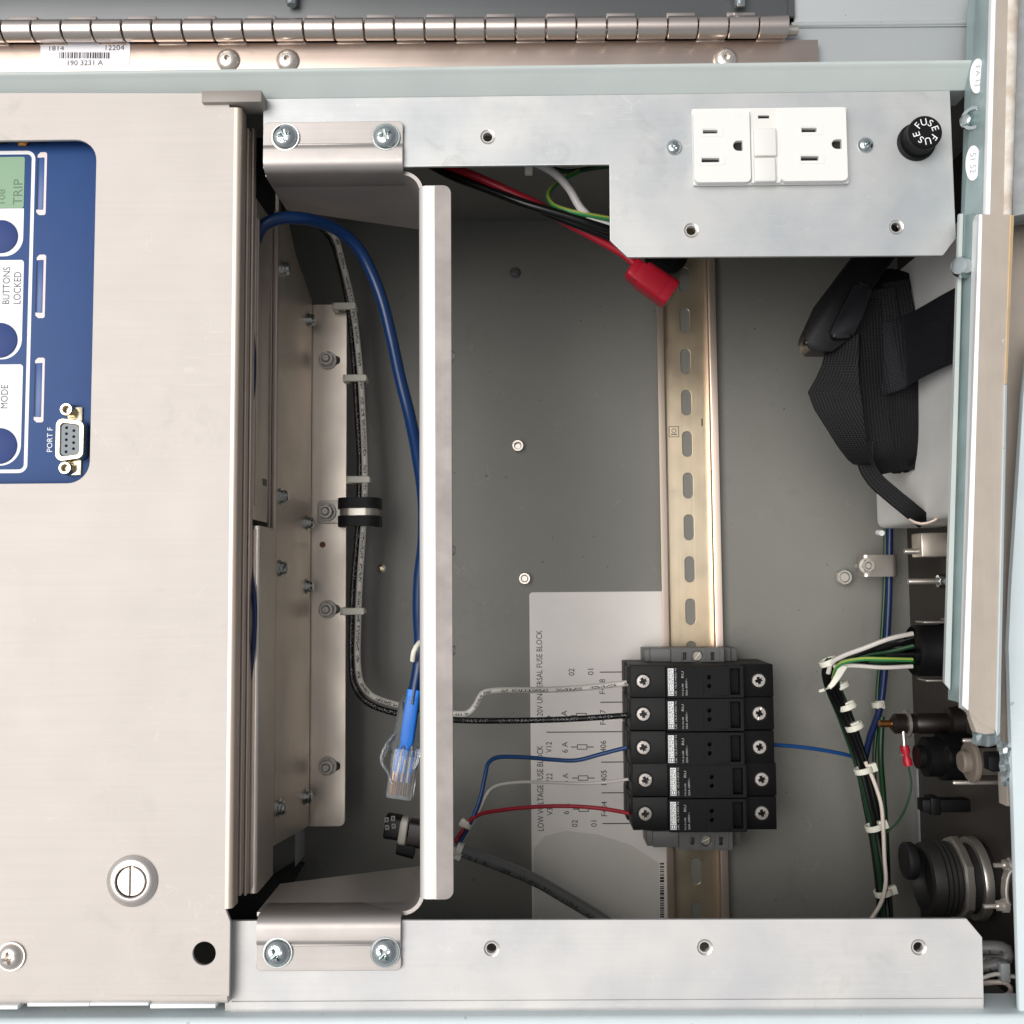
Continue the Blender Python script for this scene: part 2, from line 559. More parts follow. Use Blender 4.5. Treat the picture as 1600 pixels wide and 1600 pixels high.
def web_mat(name, col, rib=9.0, lift=1.5):
    """woven nylon: ribs across the strap from its own UV"""
    m = mat(name, col, 0, .62, spec=.35)
    n = m.node_tree.nodes; l = m.node_tree.links; b = n['Principled BSDF']
    uv = n.new('ShaderNodeUVMap')
    w1 = n.new('ShaderNodeTexWave'); w1.bands_direction = 'X'; w1.inputs['Scale'].default_value = rib * .27; w1.inputs['Distortion'].default_value = .6
    w2 = n.new('ShaderNodeTexWave'); w2.bands_direction = 'Y'; w2.inputs['Scale'].default_value = rib * .2
    for w_ in (w1, w2): l.new(uv.outputs[0], w_.inputs['Vector'])
    a = n.new('ShaderNodeMath'); a.operation = 'MULTIPLY'
    l.new(w1.outputs['Fac'], a.inputs[0]); l.new(w2.outputs['Fac'], a.inputs[1])
    bp = n.new('ShaderNodeBump'); bp.inputs['Strength'].default_value = .5; bp.inputs['Distance'].default_value = .0006
    l.new(a.outputs[0], bp.inputs['Height']); l.new(bp.outputs[0], b.inputs['Normal'])
    mx = n.new('ShaderNodeMix'); mx.data_type = 'RGBA'
    mx.inputs[6].default_value = tuple(v * .6 for v in col[:3]) + (1,); mx.inputs[7].default_value = tuple(min(1, v * lift) for v in col[:3]) + (1,)  # weave highlights put into the colour: ridges lighter, hollows darker
    l.new(a.outputs[0], mx.inputs['Factor']); l.new(mx.outputs[2], b.inputs['Base Color'])
    return m

M = {}
HB = (14, 700, 14)       # brushing along x
VB = (700, 14, 700)      # brushing along y
M['panel'] = mat('brushed_panel_aluminium', c(204, 197, 191), .35, .66, smudge=.34, scuff=.08, var=.025, vscale=14, brush=HB, bump=.05, rvar=.02, scratch=.1)
M['plate'] = mat('mill_plate_aluminium', c(214, 212, 209), .35, .62, smudge=.35, scuff=.14, var=1, var_col=c(198, 198, 199), vscale=26, brush=HB, bump=.05, rvar=.07, scratch=.14)
M['plate2'] = mat('mill_plate_sky_tint', c(206, 206, 204), .5, .5, var=1, var_col=c(180, 184, 187), smudge=.6, scuff=.12, vscale=24, brush=HB, bump=.05, rvar=.07, scratch=.14)  # bluish blotches put the sky's reflection on the top plate into the colour
M['pan'] = mat('bracket_aluminium', c(180, 174, 170), .7, .46, smudge=.3, var=.06, vscale=25, brush=HB, bump=.05, rvar=.06, scratch=.1)
M['bar'] = mat('bar_aluminium', c(166, 158, 154), .4, .6, var=.16, vscale=90, brush=VB, bump=.06, rvar=.06)
M['bevel'] = mat('lit_bend', c(216, 213, 210), .4, .5)  # paler than the bar: light catching the bend is put into its colour
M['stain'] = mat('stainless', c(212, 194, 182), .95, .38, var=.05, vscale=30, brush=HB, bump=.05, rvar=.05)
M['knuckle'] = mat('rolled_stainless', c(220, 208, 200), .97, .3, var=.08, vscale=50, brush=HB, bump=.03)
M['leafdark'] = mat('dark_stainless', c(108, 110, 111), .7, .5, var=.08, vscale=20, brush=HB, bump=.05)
M['chassis'] = mat('chassis_aluminium', c(240, 229, 216), .95, .4, var=.12, vscale=25, brush=VB, bump=.05, rvar=.06)
M['edge'] = mat('cut_edge_aluminium', c(222, 204, 188), .7, .45)
M['green'] = mat('pale_green_paint', c(190, 198, 195), 0, .38, var=.05, vscale=40, bump=.05, bscale=500, specks=.0)
M['cyan'] = mat('pale_cyan_galvanised', c(166, 186, 186), .3, .36, var=.18, vscale=70, bump=.12, bscale=260)
M['edgewhite'] = mat('plain_white_edge', c(238, 240, 240), 0, .4, var=.03, vscale=60)  # plain white for corner strips, fold tabs and the rear pin
M['tan'] = mat('tan_galvanised', c(186, 175, 163), .1, .45, var=.12, vscale=60, brush=VB, bump=.1, scratch=.25)
M['orange'] = mat('ochre_primer_edge', c(212, 184, 146), 0, .6, var=.15, vscale=90)
M['rough'] = mat('pitted_grey_paint', c(168, 172, 172), 0, .65, var=.25, vscale=120, bump=.5, bscale=300)
M['pale'] = mat('pale_blue_paint', c(210, 221, 224), 0, .45, var=.06, vscale=40, smudge=.3, scuff=.15, specks=.3, bump=.06, bscale=300)
M['grey'] = mat('grey_enamel', c(138, 137, 131), 0, .5, var=.08, vscale=14, bump=.2, bscale=900, specks=.7, smudge=.42, scuff=.1, scratch=.08)
M['greyl'] = mat('light_grey_enamel', c(166, 170, 172), 0, .45, var=.04, vscale=20, bump=.06, bscale=700, specks=.4)
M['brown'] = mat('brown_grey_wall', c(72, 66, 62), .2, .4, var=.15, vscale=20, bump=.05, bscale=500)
M['blue'] = mat('blue_overlay', c(33, 72, 130), 0, .55, smudge=.25, scuff=.05, var=.06, vscale=40, bump=.04, bscale=900)
M['bluebtn'] = mat('blue_button', c(44, 66, 124), 0, .65)
M['blueslot'] = mat('slot_blue', c(58, 92, 150), 0, .35)
M['white'] = mat('white_print', c(240, 240, 240), 0, .5)
M['cream'] = mat('cream_print', c(236, 220, 218), 0, .5)
M['ink'] = mat('grey_ink', c(78, 78, 84), 0, .6)
M['black_ink'] = mat('black_ink', c(40, 38, 38), 0, .6)
M['lcd'] = mat('lcd_green', c(112, 152, 116), 0, .25)
M['lcdink'] = mat('lcd_segment', c(78, 108, 84), 0, .4)
M['plastic'] = mat('white_plastic', c(230, 230, 226), 0, .36, smudge=.06)
M['plastic2'] = mat('offwhite_plastic', c(226, 225, 220), 0, .38)
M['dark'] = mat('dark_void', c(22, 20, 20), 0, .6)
M['blackp'] = mat('black_plastic', c(14, 14, 15), 0, .5, spec=.25, bump=.08, bscale=900)
M['blackp2'] = mat('matt_black_plastic', c(13, 14, 17), 0, .55, spec=.25, bump=.1, bscale=700)
M['rubber'] = mat('black_rubber', c(24, 24, 26), 0, .6)
M['greyp'] = mat('grey_plastic', c(98, 98, 98), 0, .45, bump=.06, bscale=800)
M['zinc'] = mat('zinc_screw', c(205, 212, 212), 1, .16, var=.05, vscale=200)
M['steel'] = mat('dull_steel', c(190, 184, 176), .8, .34)
M['nickel'] = mat('nickel', c(222, 214, 206), .82, .26)
M['brightnut'] = mat('bright_nut', c(206, 202, 194), .45, .4)
M['brass'] = mat('brass', c(214, 150, 84), 1, .3)
M['goldshell'] = mat('connector_shell', c(216, 206, 178), .95, .25)
M['dbgrey'] = mat('connector_grey', c(120, 128, 134), 0, .4)
M['rail'] = mat('chromated_rail', c(228, 213, 187), .92, .32, var=1, vscale=12, var_col=c(222, 200, 168), brush=VB, bump=.05, rvar=.06)
M['raillip'] = mat('chromated_lip', c(226, 210, 190), .92, .34, var=1, vscale=12, var_col=c(220, 198, 186), brush=VB, bump=.04)
M['paper'] = mat('label_paper', c(244, 238, 233), 0, .42, var=.06, vscale=24)
M['gloss'] = mat('label_gloss_film', c(226, 222, 214), 0, .14, var=.05, vscale=40)
M['sticker'] = mat('sticker_white', c(236, 234, 238), 0, .4)
M['wwhite'] = wire_mat('white_wire', c(218, 214, 206), c(40, 36, 36), dens=.5)
M['wblack'] = wire_mat('black_wire', c(22, 22, 23), c(150, 150, 150), rough=.25, dens=.64)
M['wthin'] = mat('thin_white_wire', c(205, 200, 194), 0, .4)
M['wpink'] = mat('pale_pink_wire', c(214, 200, 190), 0, .4)
M['wblue'] = mat('blue_wire', c(24, 68, 122), 0, .35)
M['navy'] = mat('navy_lead', c(22, 40, 84), 0, .35)
M['wred'] = mat('red_wire', c(160, 28, 44), 0, .35)
M['wgreen'] = wire_mat('green_yellow_wire', c(48, 128, 72), stripe=c(150, 164, 72))
M['wdgreen'] = wire_mat('dark_green_wire', c(18, 48, 30), stripe=c(30, 70, 40))
M['wblackp'] = mat('plain_black_wire', c(14, 14, 15), 0, .3)
M['eth'] = mat('blue_patch_cable', c(6, 42, 86), 0, .3, bump=.03, bscale=300)
M['greycab'] = wire_mat('grey_cable', c(112, 111, 110), c(70, 70, 70), rough=.42, size=(.8, .7), dens=.56)
M['whitecab'] = mat('white_cable', c(212, 206, 206), 0, .4)
M['tie'] = mat('nylon_tie', c(222, 220, 206), 0, .4)
M['redp'] = mat('red_plastic', c(168, 22, 42), 0, .38, bump=.1, bscale=500)
M['clear'] = mat('clear_plastic', (.93, .97, 1, 1), 0, .12, trans=.92, ior=1.42)
M['boot'] = mat('clear_boot', (.85, .94, 1, 1), 0, .06, trans=1, ior=1.2)
M['strap'] = web_mat('black_webbing', c(12, 12, 14), 10)
M['strap2'] = web_mat('black_webbing_coarse', c(14, 14, 18), 12, 5)
M['phenol'] = mat('brown_phenolic', c(26, 20, 18), 0, .4)
M['shelf'] = mat('shelf_aluminium', c(232, 231, 228), .15, .5, var=.12, vscale=30, bump=.05, bscale=300, rvar=.08)
M['hub'] = mat('conduit_grey', c(42, 41, 40), .2, .55, smudge=.3)

# ------------------------------------------------------------------ shared fasteners (mm, base at z=0)
def phillips(r, h, washer=0):
    a = MB().lathe([(0, -.8), (r * .98, -.8), (r, 0), (r * .97, h * .35), (r * .8, h * .75), (r * .5, h * .95), (0, h)], n=36)
    def cross(l_, w_, z):
        q = [(l_, -w_), (l_, w_), (w_ * 1.5, w_ * 1.5), (w_, l_), (-w_, l_), (-w_ * 1.5, w_ * 1.5), (-l_, w_), (-l_, -w_), (-w_ * 1.5, -w_ * 1.5), (-w_, -l_), (w_, -l_), (w_ * 1.5, -w_ * 1.5)]
        return [Vector((x, y, z)) for x, y in q]
    t = MB().loft([cross(r * .2, r * .08, h * .2), cross(r * .56, r * .125, h * 1.1)])
    b = MB().mesh(boolean(a, t))
    if washer:
        b.ring((0, 0, -.2), (0, 0, 1), r * .5, washer, .9)
    return b
def flathead(r):
    a = MB().lathe([(0, -1.5), (r, -1.5), (r, .15), (r * .92, .45), (0, .55)], n=32)
    def cross(l_, w_, z):
        q = [(l_, -w_), (l_, w_), (w_, w_), (w_, l_), (-w_, l_), (-w_, w_), (-l_, w_), (-l_, -w_), (-w_, -w_), (-w_, -l_), (w_, -l_), (w_, -w_)]
        return [Vector((x, y, z)) for x, y in q]
    t = MB().loft([cross(r * .34, r * .2, -1.2), cross(r * .62, r * .24, .9)])
    t2 = MB().box(-r * 1.2, r * 1.2, -r * .07, r * .07, .0, 1, 0)
    me = boolean(a, t)
    return MB().mesh(boolean(MB().mesh(me), t2))
def buttonhead(r, h):
    a = MB().lathe([(0, -.5), (r, -.5), (r, .3), (r * .85, h * .62), (r * .55, h), (0, h)], n=32)
    t = MB().lathe([(0, h * .3), (r * .26, h * .3), (r * .28, h * 1.2), (0, h * 1.2)], n=6)
    b = MB().mesh(boolean(a, t))
    b.ring((0, 0, h * .86), (0, 0, 1), r * .3, r * .42, .35)
    return b
def pemnut(r):
    return MB().lathe([(r * .62, -3), (r * .62, -.4), (r * .8, .15), (r * .95, .3), (r, .1), (r * 1.02, -.3)], n=28)

# ================================================================== CABINET
ZB = -182.0     # face of the back panel
cab = thing('control_cabinet', 'open grey steel cabinet with pale green front rim around all the equipment', 'cabinet', (20, -30, ZB - 3))
yT = Y(830, 345, ZB); yB = Y(1000, 1442, ZB)
xR = X(1430, 1200, ZB); xL = -430.0
b = MB(); b.box(xL, xR + 2, yB - 2, yT + 2, ZB - 3, ZB, .2)
part('back_panel', b, M['grey'], cab)
zf = 2.0
b = MB(); b.box(xL, xR + 14, yT, yT + 2, ZB + .02, zf - 12, .2)
part('upper_wall', b, M['grey'], cab)
b = MB(); b.box(xL, xR + 14, yB - 2, yB, ZB + .02, zf - 12, .2)
part('lower_wall', b, M['grey'], cab)
b = MB(); b.box(xL - 2, xL, yB, yT, ZB + .02, 0, .2)
part('far_wall', b, M['grey'], cab)
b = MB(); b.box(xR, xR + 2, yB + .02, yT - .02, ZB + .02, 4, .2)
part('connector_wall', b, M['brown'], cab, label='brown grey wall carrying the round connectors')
# lighter strip on the wall foot
b = MB(); b.box(xR - .8, xR - .02, Y(1428, 1330, ZB), Y(1428, 1180, ZB), ZB + .03, ZB + 5, .15)
part('corner_strip', b, M['greyl'], cab)
# front rim, top
z1 = 6.4           # the rim: a narrow front edge and a sloped face down to the plates
yr0 = Y(800, 150, 0); yr1 = Y(800, 101.5, z1)
ya_ = Y(800, 113, 5.2)
prof_ = [(yr0, -14), (yr0, .2), (yr0 + .4, .7), (ya_ - .8, 4.6), (ya_, 5.3), (ya_ + .7, 5.9), (ya_ + 1.4, z1), (yr1 - .7, z1), (yr1 - .2, z1 - .25), (yr1, z1 - .8), (yr1, -14)]
b = MB(); xe_ = X(1524, 110, z1)
b.loft([[(-430, a_, z_) for a_, z_ in prof_], [(xe_, a_, z_) for a_, z_ in prof_]])
part('upper_rim', b, M['green'], cab)
# front rim, bottom
yq = Y(800, 1590, 8)
b = MB(); b.bent([(yq - .8, -14), (yq - .8, 7.2), (yq - 150, 7.2)], 1.6, -430, 262, axis='x', r=1.6)
part('lower_rim', b, M['pale'], cab)
# flange above the rim on which the hinge is fixed, and the step line at right
zc = -9.0
b = MB(); b.box(X(-700, 60, zc), X(1660, 60, zc), yr1 + .05, Y(1380, 40, zc), zc - 2, zc, .3)
part('outer_flange', b, M['greyl'], cab)
b = MB(); b.bent([(Y(1380, 41, zc), zc - 3), (Y(1380, 41, zc) , zc + 1.2), (Y(1380, 36, zc), zc + 1.2), (Y(1380, 34.5, zc), zc - 3)], .8, X(1236, 40, zc), X(1660, 40, zc), axis='x', r=.8)
part('rolled_seam', b, M['greyl'], cab)
# stop tab beneath the rim by the swing panel
b = MB(); x0, x1, y0, y1 = RC(315, 146, 409, 160, 8)
b.box(x0, x1, y0, yr0 - .02, -2, 8.3, .5)
part('stop_tab', b, mat('dull_grey_tab', c(148, 141, 134), .1, .5), cab)
# studs and nuts on the back panel
nut = lambda: MB().hexnut((0, 0, 0), (0, 0, 1), 5.2, 3.4, 1.5)
def back_nuts(spots):
    b = MB().hexnut((0, 0, 0), (0, 0, 1), 6.6, 4.2, 2.0)
    b.cyl((0, 0, .0), (0, 0, 1), 1.9, .8, .2, 16)
    return pieces('hex_nut', b, M['nickel'], cab, spots, spin=[.3, .1, .5])
back_nuts([P3(809, 697.5, ZB), P3(819.5, 904, ZB)])
b = MB().lathe([(0, 0), (3.4, 0), (3.4, .8), (2.2, 1.6), (2.2, 3.2), (1.2, 3.4), (1.2, 2.4), (0, 2.4)], n=20)
pieces('shaded_stud', b, M['greyp'], cab, [P3(805, 427, ZB)])  # steel stud in a grey plastic colour: its shade is painted in
b = MB().lathe([(0, 0), (2.6, 0), (2.6, .6), (1.7, 1.0), (1.7, 2.4), (.9, 2.6), (.9, 1.4), (0, 1.4)], n=16)
pieces('rivet_nut', b, M['goldshell'], cab, [P3(596.5, 888, ZB)])
b = MB().hexnut((0, 0, 0), (0, 0, 1), 8.2, 3.6, 3.0).cyl((0, 0, 0), (0, 0, 1), 2.7, 2.6, .3, 16)
pieces('lock_nut', b, M['brightnut'], cab, [P3(1317.5, 902, ZB + 4)], spin=[.5])
b = MB().cyl((0, 0, 0), (0, 0, 1), 2.9, 4, .3, 18)
pieces('nut_base', b, M['grey'], cab, [P3(1317.5, 902, ZB)])
# black grommet under the top plate, near the rail
b = MB(); b.lathe([(0, 0), (13, 0), (13, 4), (9, 8), (0, 8)], P3(1040, 398, ZB + 14), n=24)
part('cable_grommet', b, M['blackp'], cab)

# ================================================================== DOOR (swung up) AND HINGE
zd = -5.5
door = thing('swung_open_door', 'dark metal door edge swung open above the hinge line', 'door', (X(600, 0, zd), Y(600, 0, zd), zd - 3))
door['kind'] = 'thing'
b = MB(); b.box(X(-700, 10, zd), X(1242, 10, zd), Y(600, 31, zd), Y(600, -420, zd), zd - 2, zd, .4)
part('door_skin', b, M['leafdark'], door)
b = MB(); b.box(X(1243, 10, zd), X(1700, 10, zd), Y(1400, 33, zd), Y(1400, -420, zd), zd - 4.5, zd - 2.6, .4)
part('door_end', b, M['greyl'], door)
for px in (455, 1157):
    b = MB(); y_ = Y(px, 7, zd + 6)
    b.lathe([(0, 0), (2.0, 0), (2.4, .5), (2.4, 26), (0, 26)], (X(px, 0, zd + 6), y_, zd + 5), (0, 1, 0), 20)
    b.lathe([(2.4, 3), (3.0, 3), (3.0, 4.5), (2.4, 4.5)], (X(px, 0, zd + 6), y_ + 4, zd + 5), (0, 1, 0), 20)
    part('door_stud', b, M['zinc'], door)

zh = -4.0
KR = 4.6
hx0, hx1 = X(-600, 46, zh), X(1231, 41, zh)
yh = Y(600, 45.5, 0)
hinge = thing('piano_hinge', 'long stainless piano hinge with alternating knuckles along the top edge', 'hinge', ((hx0 + hx1) / 2, yh, -9))
yl0 = yr1 + .05
b = MB(); b.box(hx0 - 20, X(1279, 80, zh), yl0, yh - KR + 1.1, zh - 2, zh - .1, .3)
leaf = part('lower_leaf', b, M['stain'], hinge, label='bare stainless leaf screwed below the knuckles')
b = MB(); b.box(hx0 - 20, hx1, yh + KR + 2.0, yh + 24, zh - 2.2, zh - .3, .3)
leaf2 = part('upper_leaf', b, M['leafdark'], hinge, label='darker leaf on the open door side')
b = MB().cyl((hx0, yh, zh + 1), (1, 0, 0), 2.2, hx1 - hx0 + 4, .3, 16)
part('hinge_pin', b, M['steel'], hinge)
# knuckle edges read off the photo (alternate: lower leaf, upper leaf)
ed = [8, 55, 104, 150, 197, 245, 293, 340, 387, 434, 480, 527, 575, 621, 669, 715, 763, 809, 856, 903, 949, 996, 1043, 1090, 1138, 1185, 1231]
def knuckle_mesh(up, L):
    bb = MB(); g = .35
    bb.lathe([(2.3, g), (KR - .3, g), (KR, g + .3), (KR, L - g - .3), (KR - .3, L - g), (2.3, L - g)], (0, 0, 0), (1, 0, 0), 28)
    if up: bb.box(g, L - g, 2.2, KR + 3.2, -4.25, -2.0, .2)
    else: bb.box(g, L - g, -KR + .25, -2.2, -5.4, -3.85, .1)
    return bb
Lk = (X(1231, 44, 0) - X(8, 46, 0)) / 26
for par_, upf in ((leaf, False), (leaf2, True)):
    spots = []
    for k in range(-12, 26):
        if (k % 2 == 0) == upf:       # 8..55 belongs to the upper leaf
            spots.append((X(8, 46, 0) + k * Lk, yh, 0))
    pieces('knuckle', knuckle_mesh(upf, Lk), M['knuckle'], par_, spots)
    for o in [q for q in bpy.data.objects if q.parent == par_ and q.name.startswith('knuckle')]:
        o.rotation_euler = (0, 0, 0)
# black gap backing behind notches
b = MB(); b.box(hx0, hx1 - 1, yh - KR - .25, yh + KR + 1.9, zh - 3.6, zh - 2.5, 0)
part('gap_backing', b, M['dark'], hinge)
b = buttonhead(5.2, 2.5)
pieces('button_screw', b, M['nickel'], hinge, [P3(357, 96, zh), P3(450, 96, zh), P3(1134, 89, zh)])

hinge.rotation_euler.z = -.0072
hinge.location.y += .0006
door.rotation_euler.z = -.0046
# barcode sticker on the leaf
zs = zh + .08
x0, x1, y0, y1 = RC(63, 68, 203, 104, zs)
st = thing('barcode_sticker', 'small white barcode sticker stuck on the hinge leaf, top left', 'sticker', ((x0 + x1) / 2, (y0 + y1) / 2, zh))
b = MB(); b.sheet([rect(x0, x1, y0, y1, 1.6)], zh + .01, zs, .02)
part('paper', b, M['sticker'], st)
b = MB()
for s_, q in (('1814', (77, 74, 100, 81)), ('12204', (165, 72, 194, 80)), ('190 3231 A', (106, 96, 161, 103.5))):
    a0, a1, c0, c1 = RC(*q, zs); b.text(s_, a0, a1, c0, c1, zs, zs + .04, 0)
rr = random.Random(3); p_ = 93
while p_ < 171:
    w_ = rr.choice((.9, .9, 1.6, 2.3)); a0, a1, c0, c1 = RC(p_, 83.5, p_ + w_, 93, zs)
    b.box(a0, a1, c0, c1, zs, zs + .04, 0); p_ += w_ + rr.choice((.9, 1.1, 1.8))
part('print', b, M['black_ink'], st)
st.location.y += .0005; st.rotation_euler.z = -.0046

# ================================================================== TOP PLATE with outlet and fuse
tp = thing('outlet_plate', 'L-shaped aluminium plate carrying the white outlet at upper right', 'metal plate', (*P(1200, 300, 0), -3))
out = pxp([(412, 141), (1483, 128), (1493, 372), (1473, 398.5), (981, 401), (954, 375), (953, 256), (412, 262)], 0)
holes = [(762, 214, 2.2), (1080, 360, 2.2), (1400, 355, 2.2)]
b = MB(); b.sheet([out] + [circ(*P(px, py, 0), r, 24)[::-1] for px, py, r in holes], -1.8, 0, .2)
part('plate', b, M['plate2'], tp)
pieces('threaded_insert', pemnut(3.3), M['nickel'], tp, [P3(px, py, 0) for px, py, r in holes])
ph_s = phillips(3.4, 1.9)
pieces('cross_screw', ph_s, M['zinc'], tp, [P3(1053, 230.5, 0), P3(1352, 227, 0)], spin=[.5, .2])

gf = thing('wall_outlet', 'white twin safety outlet with two push buttons in its middle', 'outlet', (*P(1203, 228, 0), 0))
zo = 5.0
def dshape(cx, cy, rx, ry):
    pts = [(cx + rx * .7, cy - ry), (cx + rx * .7, cy + ry)]
    return pts + [(cx - rx * .1 - rx * .9 * math.sin(math.pi * k / 8), cy + ry * math.cos(math.pi * k / 8)) for k in range(0, 9)]
x0, x1, y0, y1 = RC(1082, 168, 1325, 288, 2)
b = MB(); b.box(x0, x1, y0, y1, .05, 2.2, .7); part('outlet_frame', b, M['plastic'], gf)
def socket(q, slots, gnd):
    a0, a1, c0, c1 = RC(*q, zo)
    hs_ = [rect(*RC(s_[0], s_[1] - .8, s_[2], s_[3] + .8, zo))[::-1] for s_ in slots]
    gx = RC(*gnd, zo)
    hs_.append(dshape((gx[0] + gx[1]) / 2, (gx[2] + gx[3]) / 2, (gx[1] - gx[0]) / 2, (gx[3] - gx[2]) / 2)[::-1])
    bb = MB(); bb.sheet([rect(a0, a1, c0, c1, 2.0)] + hs_, 2.21, zo, .14)
    o = part('socket_face', bb, M['plastic'], gf)
    bb = MB(); bb.box(a0 + 1, a1 - 1, c0 + 1, c1 - 1, 2.22, 2.5, 0)
    part('slot_void', bb, M['dark'], o)
    bb = MB()
    for s_ in slots:      # faint raised surround
        r_ = RC(s_[0] - 4, s_[1] - 5, s_[2] + 8, s_[3] + 5, zo)
        i_ = RC(s_[0] - 1, s_[1] - 2, s_[2] + 1, s_[3] + 2, zo)
        bb.sheet([rect(*r_, .8), rect(*i_)[::-1]], zo - .1, zo + .14, .05)
    part('slot_surround', bb, M['plastic'], o)
socket((1085, 171, 1172, 284), [(1098, 203, 1122, 208), (1096, 247, 1125, 253)], (1145, 219, 1164, 236))
socket((1220, 168, 1323, 282), [(1252, 200, 1277, 206), (1251, 244, 1280, 250.5)], (1299, 217, 1319, 233))
x0, x1, y0, y1 = RC(1174, 171, 1218, 285, 3.6)
b = MB(); b.sheet([rect(x0, x1, y0, y1, .6), rect(*RC(1184, 179.5, 1203, 185.5, 3.6))[::-1]], 2.21, 3.6, .2)
part('button_bay', b, M['plastic2'], gf)
b = MB(); b.box(*RC(1182, 177, 1206, 188, 2.3), 2.22, 2.4, 0); part('slot_void', b, M['dark'], gf)
for q in ((1178, 200.5, 1213, 244), (1178.5, 246.5, 1212, 284)):
    x0, x1, y0, y1 = RC(*q, 5)
    b = MB(); b.box(x0, x1, y0, y1, 3.0, 5.6, .6, 3); part('push_button', b, M['plastic2'], gf)
b = MB()
a0, a1, c0, c1 = RC(1149, 176, 1161, 183, zo); b.text('UL', a0, a1, c0, c1, zo, zo + .12, 0)
part('moulded_mark', b, M['plastic2'], gf)

fz = thing('fuse_holder_knob', 'round black knurled knob printed FUSE twice in white', 'fuse knob', (*P(1430, 224, 0), 0))
cx, cy = P(1431, 223, 0)
b = MB(); b.lathe([(8.2, .02), (8.2, 1.2), (7.2, 1.4), (6.6, 1.6)], (cx, cy, 0), n=36); part('flange', b, M['blackp'], fz)
b = MB(); b.lathe([(0, 1), (6.9, 1), (7.2, 1.6), (7.15, 8.6), (0, 8.6)], (cx, cy, 0), n=96, gear=-.35)
part('knurl', b, M['blackp2'], fz)
b = MB(); b.lathe([(7.0, 8.2), (7.15, 8.9), (7.1, 10.2), (6.6, 10.9), (0, 10.9)], (cx, cy, 0), n=40)
cap = part('cap', b, M['blackp'], fz)
b = MB()
for ch, an in zip('FUSEFUSE', (140, 100, 60, 18, -38, -80, -122, -164)):
    t = text_mesh(ch); m0 = [v.co.copy() for v in t.vertices]
    ax = min(v.x for v in m0); bx = max(v.x for v in m0); by = max(v.y for v in m0)
    s_ = 2.9 / by
    mt = Matrix.Translation((cx, cy, 0)) @ Matrix.Rotation(R(an - 90), 4, 'Z') @ Matrix.Translation((0, 2.7, 10.93)) @ Matrix.Diagonal((s_, s_, .06, 1)) @ Matrix.Translation((-(ax + bx) / 2, 0, .5))
    b.mesh(t, mt)
part('lettering', b, M['white'], fz)

# ================================================================== BOTTOM PLATE
bp = thing('lower_mounting_plate', 'wide bare aluminium plate across the bottom with three threaded holes', 'metal plate', (*P(950, 1510, 0), -3))
out = pxp([(352, 1440), (1510, 1436.5), (1534, 1465), (1537, 1580), (352, 1582)], 0)
holes = [(768, 1482), (1101, 1480), (1435, 1480)]
b = MB(); b.sheet([out] + [circ(*P(px, py, 0), 2.2, 24)[::-1] for px, py in holes], -1.8, 0, .2)
part('plate', b, M['plate'], bp)
y_ = Y(900, 1562, 0)
b = MB(); b.bent([(y_, .4), (y_ - 3, .4), (y_ - 8, 5)], .8, X(362, 1580, 0), X(1534, 1560, 0), axis='x', r=3)
part('rolled_lip', b, M['plate'], bp)
pieces('threaded_insert', pemnut(3.3), M['nickel'], bp, [P3(px, py, 0) for px, py in holes])

# ================================================================== U BRACKET (pan) between the plates
pan = thing('bridge_bracket', 'folded aluminium bracket bridging the two plates with a long vertical bar', 'bracket', (*P(640, 850, 0), -75))
xa, yt = P(412, 264, 0); xw = X(658, 850, 0); ybm = Y(520, 1436, 0)
xl = X(406, 850, 0)
def rim_back(a):      # depth of the walls: deeper towards the bar
    u = max(0, min(1, (a.x - xl) / (xw - xl)))
    return -(44 + 32 * u)
yt_ = yt - 1.0; yb_ = ybm + 1.0
b = MB(); b.bent([(xl, yt_), (xw, yt_), (xw, yb_), (X(398, 1437, 0), yb_)], 1.6, rim_back, -3.6, axis='z', r=8.5, n=8)
part('pan_wall', b, M['pan'], pan)
# feet: bent outwards over the plates
def foot(up, q0, q1, ypx, ymid):
    bb = MB()
    x0 = X(q0, ymid, 2); x1 = X(q1, ymid, 2)
    ye = Y((q0 + q1) / 2, ypx, 2.5)
    yi = yt_ if up else yb_
    sgn = 1 if up else -1
    bb.bent([(yi, -16), (yi, 2.0), (yi + sgn * 9, 2.0), (yi + sgn * 10.2, 1.2), (ye - sgn * 4.0, 1.2)], 1.6, x0, x1, axis='x', r=4.0, n=7)
    o = part('foot', bb, M['pan'], pan)
    bb = MB()
    ya, yb2 = sorted((ye - sgn * 4.0, ye))
    pts = [(x0, ya), (x1, ya), (x1, yb2), (x0, yb2)]
    rs = [0, 0, 3.6, 3.6] if up else [3.6, 3.6, 0, 0]
    bb.sheet([rnd(pts, rs)], .4, 2.0, .2)
    part('foot_end', bb, M['pan'], o)
    bb = MB(); ym = yi + sgn * 10.6          # pressed stiffening line
    bb.lathe([(0, 0), (.5, .8), (.5, x1 - x0 - 11), (0, x1 - x0 - 10)], (x0 + 5, ym, 2.0), (1, 0, 0), 10)
    part('pressed_rib', bb, M['pan'], o)
foot(True, 412, 629, 190, 225)
foot(False, 401, 626, 1517, 1480)
